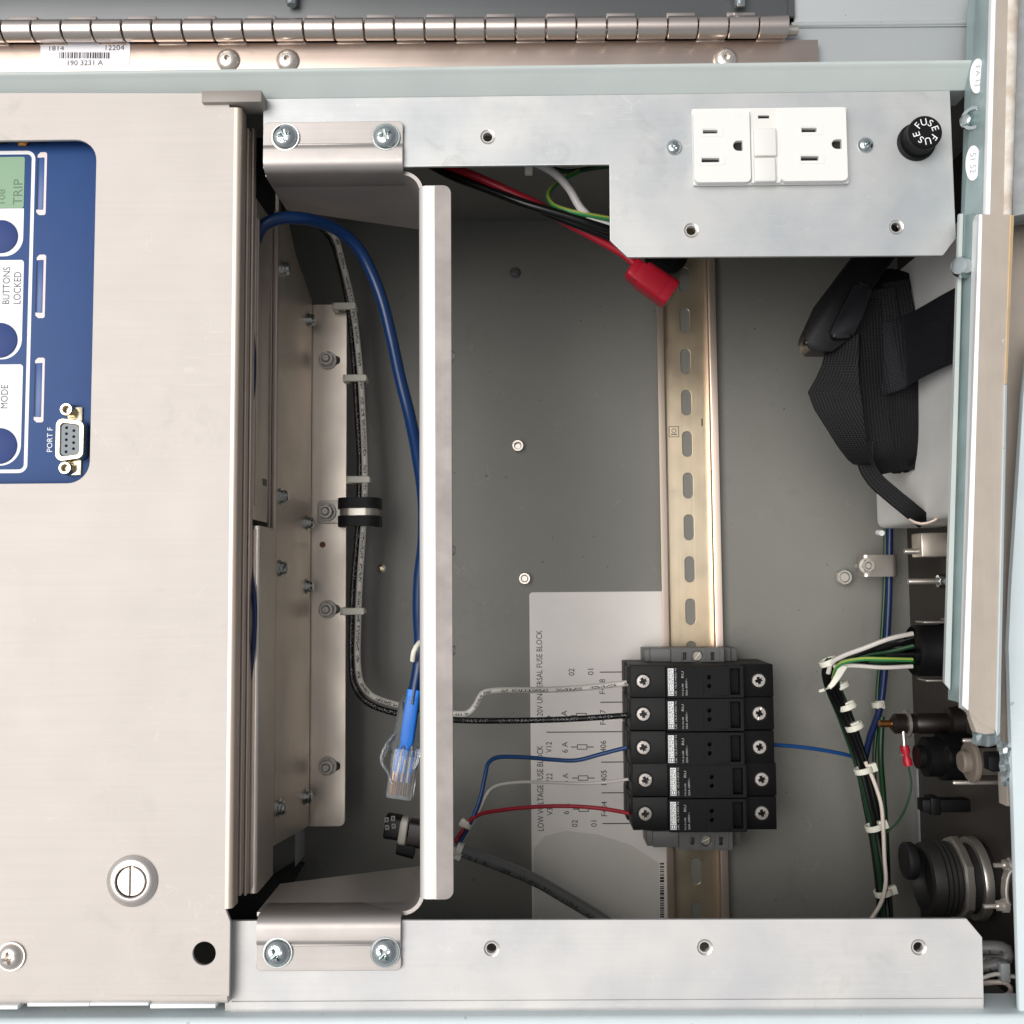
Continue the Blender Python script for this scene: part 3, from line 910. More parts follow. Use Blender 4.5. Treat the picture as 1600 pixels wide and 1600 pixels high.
# the long bar flange
ytp, ybt = Y(680, 290, 2), Y(680, 1405, 2)
b = MB(); xr = X(706, 850, 2)
b.bent([(xw, -30), (xw, 1.2), (xw + 6.2, 1.2)], 1.6, ybt, ytp, axis='y', r=5.6, n=8)
part('bar_bend', b, M['bevel'], pan)
b = MB(); b.sheet([rnd([(xw + 6.2, ybt), (xr, ybt), (xr, ytp), (xw + 6.2, ytp)], [0, 3.4, 3.4, 0])], .4, 2.0, .2)
part('bar', b, M['bar'], pan)
b = MB().lathe([(0, 0), (2.4, 0), (2.4, 1.8), (1.6, 3.2), (0, 3.5)], n=20)
pieces('rivet', b, M['brightnut'], pan, [(X(700, py, -14), Y(700, py, -14), -14) for py in (557, 860, 1016, 1330)], axis=(1, 0, 0))
big = phillips(5.6, 3.3, 6.2)
pieces('cross_screw', big, M['zinc'], pan, [P3(446, 215, 2.2), P3(603, 214.5, 2.2), P3(434, 1488, 2.2), P3(602, 1487, 2.2)], spin=[.2, .35, .6, .7])

# ================================================================== SWING PANEL (left)
zp = 6.0
sp = thing('swing_panel', 'large brushed aluminium panel on the left with a rounded window', 'panel', (*P(180, 850, zp), -14))
xe = X(370, 800, zp)
out = pxp([(-260, 145), (352, 146), (356, 164), (368, 168)], zp)
yA = Y(366, 168, zp); yC = Y(364, 1420, zp)
out = [P(-700, 145, zp), P(354, 146, zp), (X(358, 166, zp), yA), (xe - 3, yA), (xe - 3, yC), (X(359, 1440, zp), Y(358, 1440, zp)), (X(357, 1556, zp), Y(357, 1556, zp)), P(-700, 1556, zp)]
win = rect(*RC(-200, 219, 146, 757, zp), 9.4, 8)
hol = circ(*P(319, 1490, zp), 4.9, 32)
b = MB(); b.sheet([out, win[::-1], hol[::-1]], zp - 1.8, zp, .25)
part('face', b, M['panel'], sp)
b = MB(); b.bent([(xe - 3.0, zp - .9), (xe - .9, zp - .9), (xe - .9, -2)], 1.8, yC, yA, axis='y', r=2.4)
part('return_flange', b, M['edge'], sp)
b = MB()
for off, z_, w_ in ((-.5, -4, 1.1), (.4, -9.5, 1.0)):
    b.box(xe + off, xe + off + w_, Y(364, 1400, z_), Y(366, 200, z_), z_ - 4.5, z_, .25)
part('edge_layer', b, M['edge'], sp)
# lower lip and the bright tabs under it
y_ = Y(150, 1556, zp)
b = MB(); b.bent([(y_ + .0, zp - .9), (y_ - 2.6, zp - .9), (y_ - 3.6, -8)], 1.8, X(-700, 1556, zp), X(355, 1556, zp), axis='x', r=1.6)
part('lower_lip', b, M['panel'], sp)
b = MB()
for q in ((-60, 1571, 28, 1578), (42, 1567, 140, 1573), (140, 1566.5, 232, 1572), (234, 1569, 337, 1576)):
    x0, x1, y0, y1 = RC(*q, 7.5); b.box(x0, x1, y0, y1, -4, 7.5, .4)
part('fold_tab', b, M['edgewhite'], sp)
# quarter-turn fastener
cx, cy = P(207, 1376, zp)
b = MB(); b.lathe([(6.3, .1), (6.3, 1.6), (6.7, 2.0), (8.2, 2.0), (9.0, 1.5), (10.3, .6), (10.3, .02)], (cx, cy, zp), n=48)
qt = part('quarter_turn_ring', b, M['nickel'], sp)
a_ = MB().lathe([(0, -.6), (5.8, -.6), (5.8, 1.3), (5.4, 1.7), (0, 1.7)], n=48)
t_ = MB().box(-.85, .45, -7, 7, .3, 3, 0)
me_ = boolean(a_, t_)
b = MB().mesh(me_, Matrix.Translation((cx, cy, zp)))
part('slotted_stud', b, M['nickel'], qt)
b = MB(); b.cyl((cx, cy, zp + .01), (0, 0, 1), 6.35, .12, .02, 40); part('gap_shadow_ring', b, M['rubber'], qt)
pieces('cross_screw', phillips(5.2, 3.0, 5.8), M['nickel'], sp, [P3(18, 1494, zp + .2)], spin=[.25])

# ================================================================== BLUE FACEPLATE behind the window
zq = -1.5
fp = thing('keypad_faceplate', 'blue keypad faceplate with white legends and a green display, seen through the panel window', 'control keypad', (*P(40, 490, zq), -5))
x0, x1, y0, y1 = RC(-240, 195, 160, 780, zq)
b = MB(); b.box(x0, x1, y0, y1, zq - 2, zq, .2); part('overlay', b, M['blue'], fp)
def ring_px(q, wpx, r, z=zq, h=.06):
    a = RC(*q, z); i = RC(q[0] + wpx, q[1] + wpx, q[2] - wpx, q[3] - wpx, z)
    return MB().sheet([rect(*a, r), rect(*i, max(.2, r - wpx * .27))[::-1]], z + .01, z + h, .01)
part('white_border', ring_px((-200, 237, 49, 740), 5.5, 3.6), M['white'], fp)
b = MB(); b.sheet([rect(*RC(-120, 246, 38, 326, zq), 1.0)], zq + .01, zq + .12, .02)
lcd = part('display', b, M['lcd'], fp)
b = MB(); a = RC(21, 280, 35, 320, zq); b.text('TRIP', *a, zq + .13, zq + .16, 90)
a = RC(-2, 296, 8, 318, zq); b.text('108', *a, zq + .13, zq + .16, 90)
part('display_segment', b, M['lcdink'], lcd)
def label_pad(q, rt, rb, bc, br):
    a = RC(*q, zq)
    pts = [(a[0], a[2]), (a[1], a[2]), (a[1], a[3]), (a[0], a[3])]
    bb = MB(); bb.sheet([rnd(pts, [0, rb, rt, 0], 10)], zq + .01, zq + .08, .02)
    o = part('label_pad', bb, M['white'], fp)
    cx, cy = P(*bc, zq)
    bb = MB(); bb.lathe([(br, .085), (br, .35), (br - .5, .6), (0, .75)], (cx, cy, zq), n=40)
    part('round_button', bb, M['bluebtn'], o)
    return o
label_pad((-120, 326.5, 36.5, 401), .3, 8.0, (2, 370), 7.3)
p2 = label_pad((-120, 407, 35.5, 562), 1.4, 8.4, (0, 532), 7.6)
p3 = label_pad((-120, 570, 34, 728), 1.4, 8.6, (-1, 697), 7.7)
b = MB(); b.text('BUTTONS', *RC(4.5, 417.5, 15.5, 475, zq), zq + .085, zq + .11, 90); b.text('LOCKED', *RC(21.5, 425, 33, 475, zq), zq + .085, zq + .11, 90)
part('lettering', b, M['ink'], p2)
b = MB(); b.text('MODE', *RC(1.5, 601.5, 12.5, 638, zq), zq + .085, zq + .11, 90); part('lettering', b, M['ink'], p3)
b = MB(); b.text('PORT F', *RC(73.5, 668, 82, 706, zq), zq + .02, zq + .05, 90); part('lettering', b, M['white'], fp)
for q in ((58, 238, 72.5, 336), (56.5, 398, 71, 497), (54, 559, 69, 660)):
    a = RC(*q, zq); i = RC(q[0], q[1] + 8, q[2] - 3.6, q[3] - 8, zq)
    # bracket-shaped print with rounded ends, open towards the keypad
    pts = [(i[0], a[3] - 2.4), (i[0], a[3] - 1.2), (i[0] + 1.2, a[3]), (a[1] - .6, a[3]), (a[1], a[3] - .6), (a[1], a[2] + .6), (a[1] - .6, a[2]), (i[0] + 1.2, a[2]), (i[0], a[2] + 1.2), (i[0], a[2] + 2.4),
           (i[1] - .4, i[2]), (i[1], i[2] + .4), (i[1], i[3] - .4), (i[1] - .4, i[3])]
    b = MB(); b.sheet([pts], zq + .01, zq + .06, .01)
    o = part('label_slot', b, M['cream'], fp)
    b = MB(); b.box(i[0] + .7, i[1] - .05, i[2] + .1, i[3] - .1, zq + .01, zq + .14, .04); part('slot_insert', b, M['blueslot'], o)
    b = MB(); b.box(i[0] - .1, i[0] + .25, i[2] - .2, i[3] + .2, zq + .01, zq + .05, 0); part('slot_cut', b, M['dark'], o)
# latch bits peeking out under the window edge
b = MB(); cx, cy = P(37, 219, zq)
b.lathe([(0, 0), (3.4, 0), (3.4, 1.2), (2.4, 2.0), (2.2, 1.0), (0, 1.0)], (cx, cy, zq), n=12, gear=-.5); part('brass_insert', b, M['brass'], fp)
b = MB(); b.box(*RC(-60, 205, 12, 226, zq), zq + .02, zq + 1.6, .4); b.box(*RC(54, 205, 72, 224, zq), zq + .02, zq + 1.2, .4)
part('bezel_clip', b, M['rubber'], fp)
# nine-way port
dcx, dcy = P(109.5, 687, zq + 5)
def dsub(w_, h_, sl, r):
    return rnd([(-w_ / 2, -h_ / 2), (w_ / 2, -h_ / 2 + sl), (w_ / 2, h_ / 2 - sl), (-w_ / 2, h_ / 2)], r, 5)
mv = Matrix.Translation((dcx, dcy, zq))
mv2 = Matrix.Translation((dcx - .0, dcy, zq))
b = MB(); b.sheet([dsub(11.4, 18.2, 1.5, 2.6), dsub(8.6, 15.2, 1.2, 1.8)[::-1]], .02, 5.6, .4, mv)
db = part('port_shell', b, M['goldshell'], fp)
pins = [(-1.6, (k - 2) * 2.55) for k in range(5)] + [(1.5, (k - 1.5) * 2.55) for k in range(4)]
b = MB(); b.sheet([dsub(7.4, 14.0, 1.1, 1.6)] + [circ(x, y, .72, 12)[::-1] for x, y in pins], 2.0, 5.0, .15, mv)
o = part('port_insert', b, M['dbgrey'], db)
b = MB(); b.sheet([dsub(8.4, 15.0, 1.1, 1.8)], .05, 1.9, .05, mv); part('port_void', b, M['dark'], db)
b = MB(); b.box(dcx - 3.2, dcx + 3.2, dcy - 14.6, dcy + 14.6, zq + .02, zq + .9, .3); part('port_flange', b, M['goldshell'], db)
b = MB().hexnut((0, 0, 0), (0, 0, 1), 5.0, 5.0, 1.45).cyl((0, 0, 0), (0, 0, 1), 1.4, 2.5, .1, 14)
pieces('jack_post', b, M['goldshell'], fp, [P3(107, 641, zq + 3) - Vector((0, 0, 2.5)), P3(105, 732, zq + 3) - Vector((0, 0, 2.5))], spin=[.2, .5])

# ================================================================== RELAY CHASSIS behind the swing panel
ch = thing('relay_chassis', 'deep folded metal chassis wall running down behind the swing panel edge', 'chassis', (*P(430, 850, -100), -140))
# upper side cover, from z -20 back to -52
xs1 = X(398, 600, -20)
b = MB(); b.box(xs1 - 1.2, xs1, Y(412, 815, -36), Y(412, 330, -36), -45, -20, .3)
part('upper_side_cover', b, M['chassis'], ch)
b = MB(); b.box(xs1 - .2, xs1 + 1.0, Y(412, 790, -24), Y(412, 345, -24), -22.5, -20.6, .3); part('cover_edge', b, M['edge'], ch)
# lower side cover, folded front edge
b = MB(); xs2 = X(396, 1100, -16)
b.bent([(xs2 - 1.5, -40), (xs2 - 1.5, -16.5), (xs2 + 1.8, -16.5), (xs2 + 1.8, -44)], 1.0, Y(400, 1394, -18), Y(400, 822, -18), axis='y', r=1.0)
part('lower_side_cover', b, M['chassis'], ch)
b = MB(); b.box(xs2 - 1.9, xs2 + .6, Y(400, 1390, -14), Y(400, 826, -14), -17.2, -15.6, .4); part('cover_edge', b, M['edge'], ch)
# dark sheets added as painted shade in the gaps above and below the chassis
b = MB(); b.box(X(386, 250, -62), X(452, 250, -62), Y(420, 344, -62), Y(420, 150, -62), -66, -62, .4); part('upper_gap_shade', b, M['dark'], ch)
b = MB(); b.prism(pxp([(355, 1460), (355, 1385), (420, 1372), (462, 1345), (475, 1350), (445, 1400), (425, 1460)], -150), -153, -150, .3); part('lower_gap_shade', b, M['dark'], ch)
# double lip at z -54
xc = X(431, 850, -56)
b = MB()
b.box(xc - 3.8, xc - 2.2, Y(425, 1302, -54), Y(425, 340, -54), -62, -54, .3)
part('inner_lip', b, M['edge'], ch)
b = MB(); b.box(xc - 1.7, xc + .4, Y(428, 1312, -54), Y(428, 330, -54), -57, -53.2, .3)
part('outer_lip', b, M['edge'], ch)
# deep side wall and flange
zfl = -138.0
ys_top = Y(430, 300, -56); ys_bot = Y(430, 1322, -56)
poly = [(ys_top, -56), (ys_bot, -56), (Y(475, 1296, -128), -136.2), (Y(480, 470, -136), -136.2), (Y(455, 400, -95), -95), (Y(430, 310, -56), -70)]
b = MB(); t = bmesh.new()
va = [t.verts.new((xc, y, z)) for y, z in poly]; vb = [t.verts.new((xc - 1.6, y, z)) for y, z in poly]
t.faces.new(va); t.faces.new(vb[::-1])
for k in range(len(poly)): t.faces.new((va[k], va[(k + 1) % len(poly)], vb[(k + 1) % len(poly)], vb[k]))
b.add(t); part('side_wall', b, M['chassis'], ch)
# pale stiffener beneath
b = MB(); b.box(xc - 2.2, xc - 1.7, Y(465, 1346, -122), Y(465, 1280, -122), -134, -112, .2); part('lower_tab', b, M['greyl'], ch)
b = MB()
fx0, fx1 = xc - .2, X(540, 880, zfl)
fy0, fy1 = Y(512, 1291, zfl), Y(512, 476, zfl)
slots = [(512, 563), (512, 952), (512, 1197)]
outl = rnd([(fx0, fy0), (fx1, fy0), (fx1, fy1), (fx0, fy1)], [0, 3.4, .8, 0])
hl = []
for px, py in slots:
    u, v = P(px + 7, py, zfl); hl.append(rect(u - 5.4, u + 4.6, v - 2.6, v + 2.6, 2.5, 6)[::-1])
b.sheet([outl] + hl, zfl - 1.6, zfl, .2)
fl = part('flange', b, M['chassis'], ch)
b = MB().ring((0, 0, -1), (0, 0, 1), 2.2, 5.0, 1.9).hexnut((0, 0, .9), (0, 0, 1), 7.2, 4.6, 2.2).cyl((0, 0, -30), (0, 0, 1), 2.1, 37, .5, 18)
b.cyl((0, 0, 6.6), (0, 0, 1), .7, .5, .1, 10)
bolts = [P3(px, py, zfl + 1) for px, py in slots] + [P3(511, 800, zfl + 2.6)]
pieces('slot_bolt', b, M['brightnut'], ch, bolts, spin=[.1, .4, .25, .0])
# side screws: washer and round head, pointing right
b = MB().lathe([(0, 0), (4.0, 0), (4.0, .9), (3.2, 1.0), (3.3, 1.2), (3.3, 2.6), (2.4, 3.6), (0, 3.9)], n=24)
pieces('side_screw', b, M['zinc'], ch,
       [(xc + .1, Y(437, py, -64), -64) for py in (420, 776, 888, 1262)] + [(xc + .1, Y(478, py, -126), -126) for py in (500, 817, 916, 1245)], axis=(1, 0, 0))
# white tape marks along the cover
b = MB(); b.box(X(402, 745, -30), X(402, 745, -30) + 1.5, Y(404, 756, -30), Y(404, 745, -30), -42, -36, .3); part('spacer', b, M['greyp'], ch)

# rust spot on flange (a drip of dried compound)
b = MB(); cx, cy = P(504, 851, zfl); b.lathe([(0, .25), (1.4, .2), (1.7, .02)], (cx, cy, zfl), n=14); part('dried_drip', b, mat('rust_drip', c(134, 96, 74), 0, .8), fl)

# thin blue leads bulging out between panel and chassis
for nm, pts, lab in (('thin_lead', [(390, 462, -20), (395, 520, -18), (397.5, 560, -17), (396, 610, -18), (390, 650, -20)], 'thin dark blue lead bulging out beside the upper panel edge'),
                     ('thin_lead', [(386, 800, -20), (392, 890, -15), (398.5, 940, -12.5), (398, 990, -12.5), (392, 1050, -15), (386, 1110, -20)], 'thin dark blue lead bulging out beside the lower panel edge')):
    b = MB(); b.tube([P3(*q) for q in pts], .8, 8); b.tube([P3(q[0] - 2, q[1] + 6, q[2] - 1) for q in pts], .7, 8)
    solo(nm, b, M['navy'], lab, 'wire')

# ================================================================== DIN RAIL
zl = ZB + 7.5
rail = thing('mounting_rail', 'yellowish slotted metal rail running top to bottom on the back panel', 'mounting rail', (*P(1080, 900, ZB), ZB))
xm0 = (X(1032, 900, zl) + X(1132, 900, zl)) / 2
xm = (X(1030.5, 600, zl) + X(1118.5, 600, zl)) / 2
xm = (xm + xm0) / 2 - .2
ry0, ry1 = Y(1090, 1470, ZB), Y(1070, 352, ZB)
zw = ZB + 1.05
b = MB(); hl = []
slot_y = []
ys0 = Y(1074, 824, zw); pit = 25.0
k = -11
while ys0 - k * pit > ry0 - 12:
    yy = ys0 - k * pit
    if ry0 + 10 < yy < ry1 - 10: hl.append(rect(xm - 3.1, xm + 3.1, yy - 7.8, yy + 7.8, 3.05, 7)[::-1])
    k += 1
b.sheet([rect(xm - 12.2, xm + 12.2, ry0, ry1)] + hl, ZB + .05, zw, .12)
web = part('slotted_web', b, M['rail'], rail)
for sg in (-1, 1):
    b = MB(); b.bent([(xm + sg * 12.2, zw - .5), (xm + sg * 13.0, zw - .5), (xm + sg * 13.0, zl - .5), (xm + sg * 17.6, zl - .5)], 1.0, ry0, ry1, axis='y', r=1.1)
    part('rail_lip', b, M['raillip'], rail)
b = MB(); q = RC(1045, 666, 1061, 683, zw)
b.sheet([rect(*q), rect(q[0] + .35, q[1] - .35, q[2] + .35, q[3] - .35)[::-1]], zw + .005, zw + .04, .005)
cxm, cym = (q[0] + q[1]) / 2, (q[2] + q[3]) / 2
b.sheet([circ(cxm, cym + .6, 1.4, 16), circ(cxm, cym + .6, 1.1, 16)[::-1]], zw + .005, zw + .04, .005)
b.box(cxm - 1.8, cxm + 1.8, cym - 1.9, cym - 1.3, zw + .005, zw + .04, 0)
part('stamped_mark', b, M['ink'], rail)
b = MB(); b.box(*RC(1096, 654, 1098, 666, zw), zw + .002, zw + .02, 0); part('scuff', b, M['black_ink'], rail)

# ================================================================== LABEL SHEET on back panel
x0 = X(829.5, 1180, ZB); x1 = xm - 11.5; yt2 = Y(930, 925, ZB); yb2 = yB + .5
lab = thing('circuit_label', 'large pale printed fuse label stuck on the back panel beside the rail', 'label', ((x0 + x1) / 2, (yt2 + yb2) / 2, ZB))
z0_ = ZB + .02; z1_ = ZB + .32
b = MB(); b.sheet([rnd([(x0, yb2), (x1, yb2), (x1, yt2), (x0, yt2)], [0, 0, 0, 2.0])], z0_, z1_, .1)
part('paper', b, M['paper'], lab)
b = MB(); b.sheet([rnd(pxp([(834, 1440), (834, 1326), (852, 1306), (885, 1298), (935, 1304), (985, 1320), (1030, 1348), (1030, 1440)], ZB), 2.0, 4)], z1_ + .005, z1_ + .05, .01)
part('peeling_film', b, M['gloss'], lab)
zt = z1_ + .06
b = MB()
T = lambda s_, q, r=90: b.text(s_, *RC(*q, ZB), zt, zt + .04, r)
T('120V UNIVERSAL FUSE BLOCK', (838.5, 985, 847.5, 1122))
T('LOW VOLTAGE FUSE BLOCK', (839.5, 1165, 849, 1298))
for q in ((888.5, 1044.5, 897.5, 1055.5), (893.5, 1281, 902.5, 1292)): T('02', q)
for q in ((918.5, 1045, 927.5, 1054.5), (923.5, 1282, 932.5, 1291.5)): T('01', q)
for s_, q in (('F408', (936.5, 1061, 945.5, 1084)), ('F407', (937.5, 1109, 946.5, 1132)), ('F406', (938, 1157, 947, 1180)), ('F405', (939, 1203.5, 948, 1226.5)), ('F404', (939.5, 1252, 948.5, 1275))): T(s_, q)
for k, q in enumerate(((877, 1110, 886, 1128), (878, 1159, 887, 1176), (879, 1208, 888, 1225), (880, 1255, 889, 1272))): T('6 A', q)
for s_, q in (('V12', (853, 1159, 862, 1176)), ('V22', (854, 1208, 863, 1225)), ('V32', (854.5, 1256, 863.5, 1274))): T(s_, q)
T('+', (855, 1117, 860, 1122))
part('print', b, M['black_ink'], lab)
b = MB()
for py, pa in ((1050, 937), (1097, 938), (1143.5, 854), (1190.5, 939), (1238.5, 940), (1286.5, 941)):
    b.box(*RC(pa, py - .75, 984, py + .75, ZB), zt, zt + .04, 0)
for px, py in ((908.5, 1118), (909.5, 1167), (911, 1215.5), (912, 1264)):
    a = RC(px - 8, py - 4, px + 8, py + 4, ZB)
    b.sheet([rect(*a), rect(a[0] + .42, a[1] - .42, a[2] + .42, a[3] - .42)[::-1]], zt, zt + .04, .005)
    b.box(*RC(px - 17, py - .7, px - 8, py + .7, ZB), zt, zt + .04, 0); b.box(*RC(px + 8, py - .7, px + 18, py + .7, ZB), zt, zt + .04, 0)
part('diagram_line', b, M['black_ink'], lab)
b = MB(); rr = random.Random(5); p_ = 1348
while p_ < 1436:
    h_ = rr.choice((1.2, 1.8, 2.6, 3.6)); b.box(*RC(1031, p_, 1037.5, p_ + h_, ZB), zt, zt + .05, 0); p_ += h_ + rr.choice((1.1, 1.5, 2.4))
part('barcode', b, M['black_ink'], lab)

# ================================================================== FUSE BLOCKS
zk = -127.0                 # end shoulders
zk2 = -121.5                # raised handle
ysc = [Y(1005.5, 1064.5, zk), Y(1008, 1271.5, zk)]
PIT = (ysc[0] - ysc[1]) / 4
bx0, bx1 = X(987, 1165, zk), X(1211, 1165, zk)
sx0, sx1 = X(1006.5, 1168, zk), X(1188, 1168, zk)
hx0_, hx1_ = X(1044, 1165, zk2), X(1164, 1165, zk2)
H = PIT * .496
phs = flathead(3.6)
phs_me = phs.out('terminal_screw_mesh', M['nickel'])   # shared
phs_mesh = phs_me.data; bpy.data.objects.remove(phs_me)
labs = ['topmost black fuse holder on the rail, fed by the printed white wire', 'second black fuse holder from the top, fed by the thick black wire',
        'middle black fuse holder with a blue wire on both sides', 'second black fuse holder from the bottom, fed by the thin white wire',
        'bottom black fuse holder on the rail, fed by the red wire']
G = 'black fuse holders in a row on the rail'
def build_block(yc):
    o = thing('fuse_block', labs[0], 'fuse holder', ((bx0 + bx1) / 2, yc, zl), G)
    h = H
    b = MB()
    b.box(bx0, bx1, yc - h, yc + h, -150, zk, .5)
    b.box(bx0 - .8, bx1 + .8, yc - h + .06, yc + h - .06, -168, -150.2, .5)
    b.box(bx0 + 12, bx1 - 12, yc - h + .1, yc + h - .1, zl + .5, -160, .4)
    b.box(bx0 - 1.0, bx0 + 3, yc - 2.4, yc + 6.8, -147, -136, .5)
    part('housing', b, M['blackp'], o)
    b = MB()
    x_ = hx0_
    # handle with two holes and a finger recess
    hy = h - .35
    q1 = X(1110.5, 1165, zk2); q2 = X(1139, 1165, zk2); q3 = X(1160, 1165, zk2); q0 = X(1100, 1165, zk2)
    outl_ = rect(hx0_, hx1_, yc - hy, yc + hy, .5, 3)
    hl_ = [circ(q1, yc + 2.3, 1.35, 16)[::-1], circ(q1, yc - 2.3, 1.35, 16)[::-1], rect(q2 + 1.2, q3, yc - hy + 1.2, yc + hy - 1.2, .5, 3)[::-1]]
    b.sheet([outl_] + hl_, zk - .4, zk2, .3)
    b.box(q0, q0 + .4, yc - hy + .6, yc + hy - .6, zk2 - .1, zk2 + .18, .1)
    b.box(q2 - .1, q2 + .35, yc - hy + .6, yc + hy - .6, zk2 - .1, zk2 + .2, .1)
    b.box(q0, q2, yc - hy + .7, yc - hy + 1.1, zk2 - .1, zk2 + .18, .1)
    hd = part('pull_handle', b, M['blackp2'], o)
    b = MB()
    a = RC(1045.5, 1042, 1054, 1087, zk2); wd = abs(a[1] - a[0])
    ya, yb3 = yc - H * .83, yc + H * .83
    xa_ = hx0_ + .5
    # white logo field with two lines of dark letters
    b.box(xa_, xa_ + 3.1, ya, yb3, zk2 + .01, zk2 + .05, 0)
    lg = part('logo_field', b, M['white'], hd)
    b = MB()
    b.text('PHOENIX', xa_ + .25, xa_ + 1.45, ya + 3.1, yb3 - .3, zk2 + .06, zk2 + .09, 90)
    b.text('CONTACT', xa_ + 1.7, xa_ + 2.9, ya + 3.1, yb3 - .3, zk2 + .06, zk2 + .09, 90)
    b.sheet([rect(xa_ + .3, xa_ + 2.8, ya + .35, ya + 2.6), rect(xa_ + .6, xa_ + 2.5, ya + .65, ya + 2.3)[::-1]], zk2 + .06, zk2 + .09, .005)
    b.box(xa_ + 1.3, xa_ + 1.7, ya + .8, ya + 2.2, zk2 + .06, zk2 + .09, 0)
    part('logo_lettering', b, M['black_ink'], hd)
    b = MB()
    b.text('UK 10,3-HESI N', xa_ + 3.7, xa_ + 4.7, ya, yb3, zk2 + .01, zk2 + .05, 90)
    b.text('10,3x38', xa_ + 7.4, xa_ + 8.3, ya, ya + 6.2, zk2 + .01, zk2 + .05, 90)
    b.text('32A 690V~', xa_ + 9.3, xa_ + 10.3, ya, ya + 9.0, zk2 + .01, zk2 + .05, 90)
    b.text('RU', xa_ + 7.2, xa_ + 8.4, yb3 - 5.0, yb3 - 1.6, zk2 + .01, zk2 + .05, 90)
    part('lettering', b, mat_grey_print, hd)
    for sx in (sx0, sx1):
        bb = MB(); bb.ring((sx, yc, zk - 2), (0, 0, 1), 3.75, 4.4, 2.06, .1)
        rg = part('screw_well', bb, M['blackp2'], o)
        s_ = bpy.data.objects.new('terminal_screw', phs_mesh); COL.objects.link(s_); s_.parent = o
        s_.location = (Vector((sx, yc, zk + .1)) - ORG[o.name]) * MM
        s_.rotation_euler = (0, 0, .1 + (.5 if sx > 1200 else 0) + random.random())
    return o
mat_grey_print = mat('pale_print', c(178, 178, 178), 0, .6)
blk = build_block(ysc[0])
def copy_tree(o, dy):
    cpy = o.copy(); COL.objects.link(cpy)
    cpy.location = o.location + Vector((random.uniform(-.25, .25), dy + random.uniform(-.06, .06), random.uniform(-.25, .25))) * MM
    cpy.rotation_euler = (random.uniform(-.006, .006), random.uniform(-.006, .006), random.uniform(-.003, .003))
    def rec(src, dst):
        for chd in list(src.children):
            k = chd.copy(); COL.objects.link(k); k.parent = dst
            if k.name.startswith('terminal_screw'): k.rotation_euler = (0, 0, random.random() * 3)
            rec(chd, k)
    rec(o, cpy)
    return cpy
for i in range(1, 5):
    k = copy_tree(blk, -PIT * i); k['label'] = labs[i]
# white fleck on the second block
# end stops
def end_stop(q, lab_, up):
    z_ = -148.0
    x0, x1, y0, y1 = RC(*q, z_)
    o = thing('end_stop', lab_, 'rail clamp', ((x0 + x1) / 2, (y0 + y1) / 2, zl), 'grey clamps at the ends of the fuse row')
    b = MB(); w_ = x1 - x0
    xc0, xc1 = X(1050 if up else 1057, 1026, z_), X(1131 if up else 1138, 1026, z_)
    b.box(x0, x1, y0 + .4, y1 - .4, zl + .4, z_ - 7, .6)
    b.box(x0 + 3, x1 - 4, y0 + .2, y1 - .2, z_ - 10, z_ - 5, .6)
    part('clamp_foot', b, M['greyp'], o)
    b = MB(); L_ = xc1 - xc0; ym = (y0 + y1) / 2; hh = (y1 - y0) / 2
    def sx(f): return xc0 + L_ * f
    hl_ = [rect(sx(.2), sx(.29), ym - 2.2, ym + 2.4)[::-1], circ(sx(.5), ym, 3.3, 20)[::-1], rect(sx(.74), sx(.83), ym - 2.6, ym + 2.4)[::-1]]
    b.sheet([rect(xc0, xc1, y0, y1, .4, 3)] + hl_, z_ - 6, z_, .3)
    for f in (.16, .36, .64, .9): b.box(sx(f), sx(f) + .5, y0 + .5, y1 - .5, z_ - .2, z_ + .35, .1)
    part('clamp_body', b, M['greyp'], o)
    b = MB(); b.box(xc0 + .5, xc1 - .5, y0 + .5, y1 - .5, z_ - 7.2, z_ - 6.2, 0); part('clamp_void', b, M['dark'], o)
    a_ = MB().lathe([(0, 0), (2.9, 0), (2.9, 1.6), (2.5, 2), (0, 2)], n=24); t_ = MB().box(-4, 4, -.35, .35, 1, 3, 0)
    bb = MB().mesh(boolean(a_, t_), Matrix.Translation((sx(.5), ym, z_ - 4.5)) @ Matrix.Rotation(.9 if up else .4, 4, 'Z'))
    part('clamp_screw', bb, M['steel'], o)
end_stop((1009, 1013, 1156, 1038, ), 'grey rail clamp above the topmost fuse holder', True)
end_stop((1013, 1301, 1162, 1328, ), 'grey rail clamp below the bottom fuse holder', False)

# ================================================================== WIRES TO THE FUSES
def wire(name, pts, r, m, label, cat='wire', n=10, group=None, step=2.0, radf=None):
    b = MB(); b.tube([P3(*q) for q in pts], r, n, step=step, radf=radf)
    a, bb = b.bbox()
    o = thing(name, label, cat, ((a.x + bb.x) / 2, (a.y + bb.y) / 2, a.z), group)
    part('insulation', b, m, o)
    return o
def tie(parent, c0, ax, wid, r, head=None, m=None):
    """cable tie: a band round the bundle at c0 (px,py,z), axis ax in the picture plane, with its head"""
    p = P3(*c0); a = Vector(ax).normalized()
    b = MB(); b.ring(p - a * wid / 2, a, r - .1, r + .75, wid, .2, 22)
    sd_ = a.cross(Vector((0, 0, 1))).normalized()
    if head:
        hc = p + sd_ * (head * (r + 1.0)) + Vector((0, 0, .6))
        mm_ = Matrix.Translation(hc) @ Matrix((sd_, a, Vector((0, 0, 1)))).transposed().to_4x4()
        b.box(-2.3, 2.3, -wid * .75, wid * .75, -1.6, 1.8, .4, 2, mm_)
    return part('cable_tie', b, m or M['tie'], parent)
